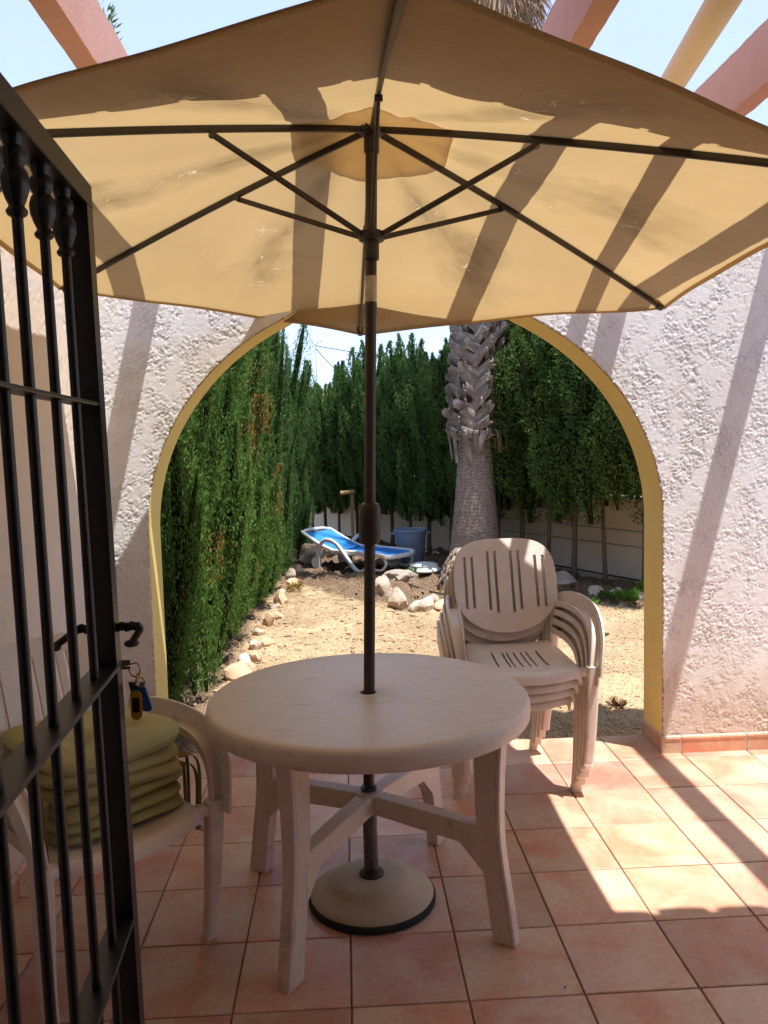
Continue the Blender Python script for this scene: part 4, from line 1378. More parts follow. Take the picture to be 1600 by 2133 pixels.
        q = MB(); q.sweep(pts, lambda t: rrect(0.060 - 0.016 * t, 0.048 - 0.012 * t, 0.013, 3), (1, 0, 0))
        q.sweep([(sg * 0.2638, -0.2515, 0.020), (sg * 0.263, -0.25, 0.0)], rrect(0.050, 0.040, 0.014, 3), (1, 0, 0))
        build(q, 'leg')
        # rear leg and post
        pts = cr([(sg * 0.228, 0.155, 0.66), (sg * 0.226, 0.152, 0.54), (sg * 0.222, 0.160, 0.43), (sg * 0.215, 0.20, 0.22), (sg * 0.205, 0.25, 0.0)], 4)
        q = MB(); q.sweep(pts, lambda t: rrect(0.046 - 0.006 * t, 0.034, 0.010, 3), (1, 0, 0))
        q.sweep([(sg * 0.2058, 0.2465, 0.018), (sg * 0.205, 0.25, 0.0)], rrect(0.040, 0.034, 0.012, 3), (1, 0, 0))
        build(q, 'leg')
        # side rail joining seat, leg and post
        q = MB(); q.sweep([(sg * 0.228, -0.275, 0.425), (sg * 0.226, -0.05, 0.428), (sg * 0.216, 0.15, 0.436)], rrect(0.012, 0.040, 0.003, 2), (1, 0, 0)); 
        q.sweep([(sg * 0.222, -0.268, 0.432), (sg * 0.274, -0.272, 0.432)], rrect(0.050, 0.030, 0.006, 2), (0, 1, 0))
        build(q, 'side_rail')
    return root


ch0 = chair_mesh()
stack_labels = ('topmost sand coloured resin armchair of the stack of four by the arch',
                'second sand coloured resin armchair from the top of the stack by the arch',
                'third sand coloured resin armchair from the top of the stack by the arch',
                'lowest sand coloured resin armchair, its feet on the tiles, bottom of the stack')
for k in range(4):
    c = ch0 if k == 0 else copy_tree(ch0)
    lv = k
    c.location = (1.070 + 0.012 * lv, 1.570 - 0.023 * lv, 0.001 + 0.045 * lv)
    c.rotation_euler = (0, 0, rad(2.3 - 0.6 * lv))
    tag(c, stack_labels[3 - k], 'chair', 'resin armchairs stacked by the arch')
cl = copy_tree(ch0)
cl.location = (-0.485, 0.360, 0.001); cl.rotation_euler = (0, 0, rad(45))
if 'group' in cl: del cl['group']
tag(cl, 'sand coloured resin armchair behind the gate holding the green cushions', 'chair')

# ------------------------------------------------------------------ cushions
CC = Vector((-0.455, 0.340, 0))


def cushion_mesh(seed, w=0.43, t=0.052):
    g = np.random.default_rng(seed)
    nn = 34
    u = np.sin(np.linspace(-pi / 2, pi / 2, nn)) * 0.6 + np.linspace(-1, 1, nn) * 0.4
    top = []; 
    v = []; f = []
    tufts = [(-0.36, -0.36), (0.36, -0.36), (-0.36, 0.36), (0.36, 0.36)]
    for sgn in (1, -1):
        for a_ in u:
            for c_ in u:
                # rounded square mapping
                x = a_ * w / 2 * (1 - 0.13 * c_ ** 4 * abs(a_)); y = c_ * w / 2 * (1 - 0.13 * a_ ** 4 * abs(c_))
                e = max(0.0, 1 - max(abs(a_), abs(c_)) ** 5)
                e2 = max(0.0, (1 - a_ ** 10) * (1 - c_ ** 10))
                h = t / 2 * e2 ** 0.5
                for (tx, ty) in tufts:
                    h -= t * 0.42 * math.exp(-((a_ - tx) ** 2 + (c_ - ty) ** 2) / 0.03)
                h += 0.0022 * math.sin(7 * a_ + seed * 2) * math.sin(6 * c_ + seed) * e2
                h *= 1 + 0.18 * math.sin(1.7 * a_ + seed * 1.3) * math.cos(1.4 * c_ + seed * 2.1)
                v.append((x, y, sgn * h - 0.012 * (abs(a_) ** 3 + abs(c_) ** 3) * (0.5 + 0.5 * math.sin(seed * 1.7 + 2 * a_ - c_)) + 0.004 * math.sin(2.2 * a_ + 3 * c_ + seed)))
    n2 = nn * nn
    for a_ in range(nn - 1):
        for c_ in range(nn - 1):
            k_ = a_ * nn + c_
            f.append((k_, k_ + nn, k_ + nn + 1, k_ + 1))
            k_ += n2
            f.append((k_ + 1, k_ + nn + 1, k_ + nn, k_))
    # piping round the edge
    return v, f


nC = 6
clab = ['topmost olive green tufted seat cushion on the armchair behind the gate', 'second green seat cushion from the top of the cushion pile', 'third green seat cushion from the top, its tie ribbons hanging over the front',
        'fourth green seat cushion from the top of the cushion pile', 'fifth green seat cushion from the top of the cushion pile', 'lowest green seat cushion, flat on the armchair seat']
zc = 0.462
ths = [0.036, 0.038, 0.040, 0.044, 0.046, 0.056]
for k in range(nC):
    t = ths[k]
    sh = random.uniform(-.008, .008), random.uniform(-.008, .008)
    fwd = Vector((0.70, -0.71, 0)) * (0.004 * k)
    cz = zc + t / 2
    c = empty('seat_cushion', (CC.x + sh[0] + fwd.x * 0.5, CC.y + sh[1] + fwd.y * 0.5, cz), clab[nC - 1 - k], 'cushion', 'green seat cushions piled on the armchair', rad(45 + random.uniform(-3, 3)))
    v, f = cushion_mesh(k + 3, 0.435 + random.uniform(-.006, .006), t * 1.12)
    o = mk('pad', v, f, M['cushion'], c, local=True); set_smooth(o, 70)
    q = MB()
    pr_ = []
    ww = 0.432 / 2
    for s_ in range(64):
        a_ = 2 * pi * s_ / 64
        cxx, cyy = math.cos(a_), math.sin(a_)
        r_e = 1 / max(1e-6, (abs(cxx) ** 7 + abs(cyy) ** 7)) ** (1 / 7)
        aa_ = max(-1, min(1, cxx * r_e)); cc_ = max(-1, min(1, cyy * r_e)); sd_ = k + 3
        pr_.append((cxx * r_e * ww * 0.945, cyy * r_e * ww * 0.945, -0.012 * (abs(aa_) ** 3 + abs(cc_) ** 3) * (0.5 + 0.5 * math.sin(sd_ * 1.7 + 2 * aa_ - cc_)) + 0.004 * math.sin(2.2 * aa_ + 3 * cc_ + sd_)))
    q.tube(pr_ + [pr_[0]], 0.003, 8, False)
    o = mk('seam', q.v, q.f, M['cushion'], c, local=True); set_smooth(o, 60)
    if k in (2, 3):
        for s_ in ((1,) if k == 2 else (-1, 1)):
            q = MB(); yb = 0.19 if k % 2 else 0.17
            ln = 0.16 + 0.05 * k * .5
            pts = cr([(s_ * 0.21, -yb + .04, 0), (s_ * 0.235, -yb, 0.004), (s_ * 0.246, -yb - 0.015, -0.05), (s_ * 0.24, -yb - 0.01, -ln)], 6)
            q.sweep(pts, rrect(0.018, 0.002, 0.0009, 1), (0, 1, 0)); mk('tie_ribbon', q.v, q.f, M['cushion_side'], c, local=True)
            q = MB()
            pts = cr([(s_ * 0.21, -yb + .04, 0), (s_ * 0.236, -yb + 0.045, 0.002), (s_ * 0.252, -yb + 0.06, -0.06), (s_ * 0.244, -yb + 0.05, -ln * .8)], 6)
            q.sweep(pts, rrect(0.018, 0.002, 0.0009, 1), (0, 1, 0)); mk('tie_ribbon', q.v, q.f, M['cushion_side'], c, local=True)
    zc += t

# ------------------------------------------------------------------ foliage


def blades(P, D, L, Wd, twist):
    """rhombic blades: base P, direction D (unit), length L, width Wd"""
    n_b = len(P)
    rv = twist.standard_normal((n_b, 3))
    Sd = np.cross(D, rv); Sd /= np.linalg.norm(Sd, axis=1, keepdims=True) + 1e-9
    a = P; c = P + D * L[:, None]
    mid = P + D * (L * 0.45)[:, None]
    l_ = mid - Sd * Wd[:, None] / 2; r2_ = mid + Sd * Wd[:, None] / 2
    V_ = np.stack([a, l_, c, r2_], 1).reshape(-1, 3)
    Fq = np.arange(n_b * 4).reshape(n_b, 4)
    return V_, Fq


def conifer_crown(seed, Ht, R, z0, npl, nbl, L, Wd, up=0.8, rnd=0.35, brown=0.0, taper=0.75, jitter=1.0, prad=(0.09, 0.16), droop=0.0):
    g = np.random.default_rng(seed)
    Ps, Ds, mats_ = [], [], []
    core_v, core_f = [], []
    for k in range(npl):
        zb = g.uniform(z0, z0 + (Ht - z0) * 0.72)
        if z0 < 0.2 and k % 3 == 0: zb = g.uniform(z0, z0 + 0.25)
        ln = g.uniform(0.5, 1.25) * min(1.0, Ht / 3.0)
        if k < 3: zb = Ht - ln * g.uniform(1.0, 1.12)
        az = g.uniform(0, 2 * pi)
        hz = (zb + ln * 0.5 - z0) / (Ht - z0)
        env = R * (1 - max(0, hz - taper) / (1 - taper) * 0.65) * (0.75 + 0.25 * min(1, (hz + 0.05) / 0.15))
        rc = env * math.sqrt(g.uniform(0.12, 1.0)) * 0.92
        if k < 3: rc = g.uniform(0, R * 0.5)
        bx, by = rc * math.cos(az), rc * math.sin(az)
        lean = g.normal(0, 0.09, 2) + np.array([math.cos(az), math.sin(az)]) * 0.10 * jitter
        rp_ = g.uniform(*prad)
        nb_ = int(nbl / npl * (ln / 0.9) * (rp_ / np.mean(prad)))
        t = g.uniform(0, 1, nb_) ** 0.95
        rr_ = rp_ * np.sin(pi * np.clip(0.10 + 0.86 * t, 0, 1)) ** 0.6 * np.where(t > 0.75, 1 - (t - 0.75) * 2.6, 1)
        a = g.uniform(0, 2 * pi, nb_)
        f1, f2, o1, o2 = g.uniform(30, 48), g.uniform(16, 26), g.uniform(0, 6), g.uniform(0, 6)
        lob = 1 + 0.30 * np.sin(t * ln * f1 + 2 * a + o1) * np.sin(2 * a - t * ln * f2 + o2)
        lob2 = 1 + 0.26 * np.sin(3 * a + t * 9 + o2)
        rho = rr_ * lob * lob2 * (0.62 + 0.45 * np.sqrt(g.uniform(0, 1, nb_)))
        cx_ = bx + lean[0] * t * ln + 0.02 * np.sin(t * 7 + k)
        cy_ = by + lean[1] * t * ln + 0.02 * np.cos(t * 6 + k)
        px = cx_ + rho * np.cos(a); py = cy_ + rho * np.sin(a); pz = zb + t * ln
        d_ = np.stack([np.cos(a) * (1 - up), np.sin(a) * (1 - up), np.full(nb_, up)], 1) + g.standard_normal((nb_, 3)) * rnd
        d_[:, 2] -= droop
        d_ /= np.linalg.norm(d_, axis=1, keepdims=True)
        Ps.append(np.stack([px, py, pz], 1)); Ds.append(d_)
        bz = np.zeros(nb_, int)
        if g.uniform() < brown:
            lo = g.uniform(0, 0.6)
            bz = ((t > lo) & (t < lo + 0.45) & (g.uniform(0, 1, nb_) < 0.85)).astype(int)
        bz = np.where(g.uniform(0, 1, nb_) < 0.015, 1, bz)
        mats_.append(bz)
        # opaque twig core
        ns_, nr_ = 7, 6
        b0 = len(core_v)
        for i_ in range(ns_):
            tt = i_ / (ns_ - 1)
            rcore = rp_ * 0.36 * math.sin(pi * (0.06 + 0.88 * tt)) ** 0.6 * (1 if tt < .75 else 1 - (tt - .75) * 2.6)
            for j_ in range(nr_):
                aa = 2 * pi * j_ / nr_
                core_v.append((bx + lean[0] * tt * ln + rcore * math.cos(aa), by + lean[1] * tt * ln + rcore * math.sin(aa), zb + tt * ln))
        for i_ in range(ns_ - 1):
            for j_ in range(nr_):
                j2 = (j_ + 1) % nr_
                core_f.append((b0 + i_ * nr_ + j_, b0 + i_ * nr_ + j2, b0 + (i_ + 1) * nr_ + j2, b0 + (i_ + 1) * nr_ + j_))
    P = np.concatenate(Ps); D = np.concatenate(Ds); mt_ = np.concatenate(mats_)
    Ln = L * g.uniform(0.6, 1.35, len(P)); Wn = Wd * g.uniform(0.7, 1.3, len(P))
    V_, Fq = blades(P, D, Ln, Wn, g)
    nb0 = len(V_)
    cf = np.array(core_f) + nb0
    return np.concatenate([V_, np.array(core_v)]), np.concatenate([Fq, cf]), np.concatenate([mt_, np.full(len(cf), 2)])


def trunk_mesh(seed, Ht, r0, lean=(0, 0), branches=6, zbr=0.8):
    g = np.random.default_rng(seed)
    q_ = MB()
    pts = [(lean[0] * (t ** 1.3) + 0.02 * math.sin(5 * t + seed), lean[1] * t + 0.02 * math.cos(4 * t + seed), -0.05 + Ht * t) for t in np.linspace(0, 0.93, 12)]
    q_.tube(pts, [r0 * (1.25 if i_ == 0 else 1) * (1 - 0.8 * i_ / 12) for i_ in range(12)], 9)
    for k in range(branches):
        t = g.uniform(zbr / Ht, 0.75); a = g.uniform(0, 2 * pi); z = Ht * t; x = lean[0] * t ** 1.3; y = lean[1] * t
        e = g.uniform(0.18, 0.34)
        q_.tube([(x, y, z), (x + e * .5 * math.cos(a), y + e * .5 * math.sin(a), z + e * .5), (x + e * .8 * math.cos(a), y + e * .8 * math.sin(a), z + e * 1.3)], [r0 * .35, r0 * .22, r0 * .08], 6)
    return q_


def make_tree(name, loc, crown, trunk, mats3, label, cat, group, rz=0.0):
    r = empty(name, loc, label, cat, group, rz)
    me = crown
    o_ = bpy.data.objects.new('crown', me); COL.objects.link(o_); o_.parent = r
    t_ = bpy.data.objects.new('trunk', trunk); COL.objects.link(t_); t_.parent = r
    return r


def crown_me(*a, mats3, **k):
    v_, f_q, m_ = conifer_crown(*a, **k)
    return mk('crown', v_, f_q.astype(np.int32), None, me_only=True, mats=mats3, fmat=m_)


def trunk_me(*a, **k):
    q_ = trunk_mesh(*a, **k)
    return mk('trunk', q_.v, q_.f, M['bark'], me_only=True, smooth=True)


cyp = [M['cypress'], M['brown_sprig'], M['twig_core']]
cypd = [M['cypress_deep'], M['brown_sprig'], M['twig_core']]
jun = [M['juniper'], M['brown_sprig'], M['twig_core']]
LV = [crown_me(100 + k, 3.35, 0.46, 0.06, 84, 140000, 0.027, 0.0066, mats3=(cyp, cyp, cyp, cypd)[k], brown=(0.02, 0.08, 0.35, 0.02)[k], rnd=0.30, up=0.84, prad=(0.05, 0.115)) for k in range(4)]
LT = trunk_me(3, 3.1, 0.045, (0.02, 0.0))
ORD = ['nearest', 'second', 'third', 'fourth', 'fifth', 'sixth', 'seventh', 'eighth', 'ninth', 'tenth', 'eleventh', 'twelfth', 'thirteenth', 'fourteenth', 'fifteenth', 'sixteenth', 'seventeenth', 'eighteenth']
left = [(2.45, -0.92, 0, 1.0), (3.05, -0.90, 1, 1.02), (3.7, -0.86, 0, 1.0), (4.4, -0.82, 2, 0.98), (5.1, -0.84, 2, 0.98), (5.9, -0.80, 1, 0.93), (6.8, -0.76, 3, 0.98), (7.8, -0.72, 3, 0.98), (8.9, -0.70, 3, 0.97), (10.1, -0.68, 3, 0.93)]
for k, (y, x, vr, sc) in enumerate(left):
    lab = '%s cypress from the arch in the left hedge row' % ORD[k]
    if vr == 2: lab += ', with scorched brown sprigs'
    r = make_tree('cypress_tree', (x, y, -0.02), LV[vr], LT, None, lab, 'tree', 'cypresses of the left hedge', random.uniform(0, 6.28))
    r.scale = (1.0, 1.0, sc)
BV = [crown_me(200 + k, 2.85, 0.42, 0.50, 56, 52000, 0.048, 0.0115, mats3=cypd, brown=0.02, rnd=0.26, up=0.88, prad=(0.06, 0.12)) for k in range(2)]
BW = [crown_me(210 + k, 3.0, 0.50, 0.62, 44, 46000, 0.042, 0.0125, mats3=(jun, cypd)[k], brown=0.05, rnd=0.55, up=0.55, prad=(0.09, 0.19)) for k in range(3 - 1)]
BT = [trunk_me(21, 2.9, 0.034, (0.05, 0.02), branches=9, zbr=0.75), trunk_me(22, 2.9, 0.026, (-0.06, 0.02), branches=9, zbr=0.75)]
wA = Vector((-0.30, 13.05, 0)); wB = Vector((4.9, 3.93, 0))
wdir = (wB - wA).normalized(); wn_ = Vector((wdir.y, -wdir.x, 0)) * -1
if wn_.y > 0: wn_ = -wn_
back = [(0.3, 0, .95), (0.75, 1, .84), (1.2, 0, .74), (1.75, 1, 0.90), (2.3, 0, 0.95), (2.8, 1, .99), (3.3, 0, 0.94), (3.8, 1, .98), (4.3, 0, .94), (4.8, 1, .92), (5.3, 2, 0.95), (5.75, 3, 0.95), (6.2, 2, .98), (6.62, 3, 1.0), (7.05, 2, 1.03), (7.5, 3, 1.06), (8.0, 2, 1.08), (8.6, 3, 1.1)]
for k, (s_, vr, sc) in enumerate(back):
    p = wA + wdir * s_ + wn_ * 0.36
    me = (BV + BW)[vr]
    lab = '%s conifer from the left end of the hedge along the back wall' % ('first' if k == 0 else ORD[k])
    r = make_tree('conifer_tree', (p.x, p.y, -0.02), me, BT[k % 2], None, lab, 'tree', 'conifers along the back wall', random.uniform(0, 6.28))
    r.scale = (1.0, 1.0, sc)
# taller planting on the far side of the wall
for k, (s_, off, vr, sc) in enumerate(((5.6, -0.9, 3, 1.0), (6.5, -1.0, 2, 1.05), (7.4, -0.9, 3, 1.08), (8.3, -1.0, 2, 1.1), (9.2, -0.9, 3, 1.1))):
    p = wA + wdir * s_ + wn_ * off
    lab = '%s conifer beyond the back wall, counted from the palm' % ('first' if k == 0 else ORD[k])
    r = make_tree('conifer_tree', (p.x, p.y, -0.45), (BV + BW)[vr], BT[k % 2], None, lab, 'tree', 'conifers beyond the back wall', random.uniform(0, 6.28))
    r.scale = (1.15, 1.15, sc)
# bare side stems in front of the wall
for k, (x, y, x2, y2, h) in enumerate(((3.02, 7.25, 2.93, 7.2, 1.0), (2.55, 8.6, 2.45, 8.5, 1.0))):
    q = MB(); q.tube([(x, y, -0.05), (x * .6 + x2 * .4 + .02, y, h * .5), (x2, y2, h)], [0.018, 0.014, 0.008], 7)
    o = q.build('bare_stem', M['bark'], None, True)
    tag(o, ('thin bare stem leaning between two trunks at right of the back wall', 'thin bare stem right of the palm in front of the wall')[k], 'stem')
# slender tree whose tip shows beside the left beam
q = MB(); q.tube([(-1.12, 3.3, -0.05), (-1.10, 3.3, 2.5), (-1.06, 3.28, 4.2)], [0.04, 0.025, 0.006], 8)
sr = empty('slender_tree', (-1.1, 3.3, 0), 'slender tree whose feathery tip shows beside the left pergola beam', 'tree')
q.build('trunk', M['bark'], sr, True)
g = np.random.default_rng(77)
nb_ = 520
t = g.uniform(0, 1, nb_); a = g.uniform(0, 6.28, nb_)
rad_ = (0.05 + 0.12 * (1 - t))
P = np.stack([-1.07 + rad_ * np.cos(a) * g.uniform(0, 1, nb_), 3.28 + rad_ * np.sin(a) * g.uniform(0, 1, nb_), 3.3 + t * 1.02], 1)
D = np.stack([np.cos(a) * .5, np.sin(a) * .5, np.full(nb_, .8)], 1) + g.standard_normal((nb_, 3)) * .25; D /= np.linalg.norm(D, axis=1, keepdims=True)
V_, Fq = blades(P, D, 0.06 * g.uniform(.6, 1.3, nb_), 0.012 * g.uniform(.7, 1.3, nb_), g)
mk('crown', V_, Fq, M['juniper'], sr)

# ------------------------------------------------------------------ palm
palm = empty('palm_tree', (1.88, 7.38, 0), 'tall fan palm with cut leaf bases criss-crossing its trunk', 'palm tree')


def palm_c(z):
    return Vector((float(np.interp(z, [0, 0.4, 1.7, 2.8, 6.6], [1.86, 1.867, 1.895, 1.945, 2.30])), 7.38, z))


prof = [(-0.1, .34), (0.15, .315), (0.37, .288), (0.7, .255), (1.0, .232), (1.3, .214), (1.62, .205), (1.9, .215), (2.4, .22), (3.2, .22), (4.5, .22), (6.6, .2)]
q = MB(); q.tube([palm_c(z) for z, r in prof], [r for z, r in prof], 40)
zz = np.linspace(-0.1, 1.75, 60)
q = MB(); q.tube([palm_c(z) for z in zz], [float(np.interp(z, [p[0] for p in prof], [p[1] for p in prof])) + random.uniform(-.0025, .0025) for z in zz], 44)
q.build('trunk', M['palm_trunk'], palm, True)
zz = np.linspace(1.74, 6.7, 20)
q = MB(); q.tube([palm_c(z) for z in zz], [0.20] * 20, 24); q.build('fibre_core', M['palm_dark'], palm, True)


def boot_mesh(seed, ln=0.30, w=0.062):
    """a split leaf base: curved tapering strap, hollow outside, ends ragged"""
    g = np.random.default_rng(seed); v_ = []; f_q = []
    n_l, n_w = 9, 5
    for i_ in range(n_l):
        t = i_ / (n_l - 1)
        for j_ in range(n_w):
            s = (j_ / (n_w - 1) - .5) * 2
            wd = w * (1.0 - 0.12 * t)
            bow = 0.014 * (1 - s * s) + 0.030 * t ** 1.4 - 0.075 * t * (1 - t) * 0 + 0.012 * t
            v_.append((s * wd + 0.02 * math.sin(t * 2 + seed), -bow, ln * t + (g.uniform(-.02, .02) if t > .95 else 0)))
    nn = len(v_)
    for p_ in list(v_): v_.append((p_[0] * .9, p_[1] + 0.014, p_[2]))
    for i_ in range(n_l - 1):
        for j_ in range(n_w - 1):
            k_ = i_ * n_w + j_
            f_q.append((k_, k_ + 1, k_ + n_w + 1, k_ + n_w)); f_q.append((nn + k_ + n_w, nn + k_ + n_w + 1, nn + k_ + 1, nn + k_))
    for i_ in range(n_l - 1):
        a_ = i_ * n_w; c_ = a_ + n_w
        f_q.append((a_, c_, nn + c_, nn + a_)); a_ += n_w - 1; c_ += n_w - 1; f_q.append((c_, a_, nn + a_, nn + c_))
    for j_ in range(n_w - 1):
        a_ = (n_l - 1) * n_w + j_; f_q.append((a_, a_ + 1, nn + a_ + 1, nn + a_)); f_q.append((j_ + 1, j_, nn + j_, nn + j_ + 1))
    return mk('leaf_base', v_, f_q, M['palm_boot'], me_only=True, smooth=False)


bm_ = [boot_mesh(k) for k in range(4)]
PO = Vector(palm.location)
stv, stf = [], []
row = 0
z = 1.56
while z < 6.5:
    nk = 13
    for k in range(nk):
        a = 2 * pi * (k + 0.5 * (row % 2)) / nk + random.uniform(-.08, .08)
        c_ = palm_c(z)
        rr_ = 0.192
        loc = c_ + Vector((math.cos(a) * rr_, math.sin(a) * rr_, random.uniform(-.02, .02))) - PO
        til = (0.95 if ((row + k) % 2) else -0.95) + random.uniform(-.18, .18)
        # local -Y outwards
        rot = Matrix.Rotation(a + pi / 2, 4, 'Z') @ Matrix.Rotation(random.uniform(-0.02, 0.10), 4, 'X') @ Matrix.Rotation(til, 4, 'Y')
        me = random.choice(bm_)
        if row < 18:
            o = bpy.data.objects.new('leaf_base', me); COL.objects.link(o); o.parent = palm
            o.matrix_local = Matrix.Translation(loc) @ rot @ Matrix.Diagonal((0.95, 1, random.uniform(.8, 1.1), 1))
        else:
            n0 = len(stv); mm_ = Matrix.Translation(loc + PO) @ rot
            stv += [tuple(mm_ @ vv_.co) for vv_ in me.vertices]; stf += [tuple(i_ + n0 for i_ in p_.vertices) for p_ in me.polygons]
    row += 1
    z += 0.122
o = mk('upper_leaf_bases', stv, stf, M['palm_boot'], palm); o['kind'] = 'stuff'
# straps hanging from the lowest ring
for k, (a, ln, out, tw) in enumerate(((-100, .26, .03, .1), (-80, .22, .03, -.25), (-125, .36, .07, .35), (-60, .30, .10, .6), (-45, .32, .12, .9), (-25, .30, .16, 1.2), (-150, .34, .05, -.2), (-170, .3, .06, -.5), (-10, .26, .18, 1.4), (40, .3, .1, .3), (100, .3, .1, .3), (150, .3, .1, -.3))):
    th = rad(a); c_ = palm_c(1.66); er = Vector((math.cos(th), math.sin(th), 0)); et = Vector((-er.y, er.x, 0))
    p0 = c_ + er * 0.215
    pts = cr([p0, p0 + er * (out + .04) + et * tw * .05 + Vector((0, 0, .02)), p0 + er * (out + .02) + et * tw * .12 + Vector((0, 0, -ln * .5)), p0 + er * out * .8 + et * tw * .2 + Vector((0, 0, -ln * (0.75 if abs(tw) > .5 else 1)))], 4)
    q = MB(); q.sweep(pts, lambda t: [(-.036 * (1 - .25 * t), 0.0), (0, .010), (.036 * (1 - .25 * t), 0.0), (0, -.004)], tuple(et)); q.build('hanging_leaf_base', M['palm_boot'], palm)
# dead skirt and fan crown at the top
g = np.random.default_rng(12)
nb_ = 900
a = g.uniform(0, 2 * pi, nb_); zz_ = g.uniform(6.15, 6.9, nb_); ro = g.uniform(0.24, 0.42, nb_)
cx_ = np.interp(zz_, [0, 6.6], [1.86, 2.30])
P = np.stack([cx_ + ro * np.cos(a), 7.38 + ro * np.sin(a), zz_], 1)
D = np.stack([np.cos(a) * .35, np.sin(a) * .35, np.full(nb_, -.9)], 1) + g.standard_normal((nb_, 3)) * .15; D /= np.linalg.norm(D, axis=1, keepdims=True)
V_, Fq = blades(P, D, g.uniform(.2, .5, nb_), g.uniform(.008, .02, nb_), g)
o = mk('dead_leaf_skirt', V_, Fq, M['dry_frond'], palm); o['kind'] = 'stuff'
for k in range(22):
    a = k * 2.4; el = 0.2 + 0.9 * (k % 5) / 5
    er = Vector((math.cos(a) * math.cos(el), math.sin(a) * math.cos(el), math.sin(el))); c_ = palm_c(6.75)
    q = MB(); tip = c_ + er * 0.95; q.tube([c_, c_ + er * .5 + Vector((0, 0, .03)), tip], [.018, .014, .009], 5)
    sd = er.cross(Vector((0, 0, 1))).normalized(); up_ = sd.cross(er)
    for j in range(-9, 10):
        b_ = j * 0.13; d_ = (er * math.cos(b_) + sd * math.sin(b_)).normalized(); ln = 0.65 * (1 - 0.03 * abs(j))
        w_ = (up_ * 0.25 + d_.cross(up_)).normalized() * 0.018
        e_ = tip + d_ * ln - Vector((0, 0, 0.16 * ln))
        m_ = tip + d_ * ln * .5
        q.add([tip, m_ + w_, e_, m_ - w_], [(0, 1, 2, 3)])
    q.build('fan_leaf', M['palm_leaf'], palm)

# ------------------------------------------------------------------ garden wall, pipes and wires
gw = empty('garden_wall', tuple(wA), 'low cream rendered garden wall with white coping behind the back hedge', 'wall')


def along(s, off, z): return wA + wdir * s + wn_ * off + Vector((0, 0, z))


WL = (wB - wA).length


def wbox(s0, s1, o0, o1, z0, z1):
    q_ = MB(); q_.add([along(s0, o0, z0), along(s1, o0, z0), along(s1, o1, z0), along(s0, o1, z0), along(s0, o0, z1), along(s1, o0, z1), along(s1, o1, z1), along(s0, o1, z1)],
                      [(0, 3, 2, 1), (4, 5, 6, 7), (0, 1, 5, 4), (1, 2, 6, 5), (2, 3, 7, 6), (3, 0, 4, 7)])
    return q_


wbox(-3, WL, -0.16, 0.0, -0.1, 0.89).build('wall_body', M['wall_render'], gw)
s0 = -3.0
while s0 < WL - 0.1:
    wbox(s0 + .003, min(s0 + 0.5, WL) - .003, -0.18, 0.02, 0.89, 0.925).build('coping_block', M['cap_white'], gw); s0 += 0.5
q = MB(); q.tube([along(s, 0.05 + 0.01 * math.sin(s * 3), 0.05 + 0.012 * math.sin(s * 2.2)) for s in np.linspace(4.6, WL - .2, 30)], 0.010, 8)
tag(q.build('drip_pipe', M['hose'], None, True), 'thin dark pipe running along the foot of the back wall', 'pipe')
for k, hz_ in enumerate((0.56, 0.40)):
    q = MB(); q.tube([along(s, 0.02, hz_ + 0.008 * math.sin(s * 1.3 + k)) for s in np.linspace(4.6, WL - .2, 24)], 0.0028, 5)
    tag(q.build('trellis_wire', M['hose'], None), ('upper thin wire strung along the back wall', 'lower thin wire strung along the back wall')[k], 'wire')
q = MB(); q.tube(cr([(1.0, 6.9, 0.0), (1.2, 6.3, 0.01), (1.5, 5.9, 0.015), (1.75, 5.95, 0.01), (1.95, 6.1, 0.0)], 8), 0.009, 8)
tag(q.build('garden_hose', M['hose'], None, True), 'black hose lying on the soil left of the stacked chairs', 'hose')

# ------------------------------------------------------------------ stones
from mathutils import noise as mnoise


def stone(loc, sx, sy, sz, seed, mt, label, group=None, rz=0.0, sub=3):
    import bmesh
    bm = bmesh.new(); bmesh.ops.create_icosphere(bm, subdivisions=sub, radius=1.0)
    off = Vector((seed * 7.3, seed * 3.1, seed))
    for vv in bm.verts:
        p = vv.co.copy()
        dsp = 1 + 0.42 * mnoise.noise(p * 0.9 + off) + 0.18 * mnoise.noise(p * 2.3 + off)
        # facet cuts
        for k in range(4):
            nn = Vector((math.sin(seed + k * 2.1), math.cos(seed * 1.7 + k * 1.3), math.sin(seed * .6 + k * 2.7))).normalized()
            dd = p.dot(nn)
            if dd > 0.62: dsp *= 1 - (dd - 0.62) * 0.75
        vv.co = p * dsp
        vv.co.x *= sx; vv.co.y *= sy; vv.co.z *= sz
    me = bpy.data.meshes.new('stone'); bm.to_mesh(me); bm.free(); me.materials.append(mt)
    me.polygons.foreach_set('use_smooth', np.ones(len(me.polygons), dtype=bool)); me.set_sharp_from_angle(angle=rad(28))
    o_ = bpy.data.objects.new('stone', me); COL.objects.link(o_)
    o_.location = (loc[0], loc[1], ground_z(loc[0], loc[1]) + sz * 0.45 - 0.01); o_.rotation_euler = (0, 0, rz)
    return tag(o_, label, 'stone', group)


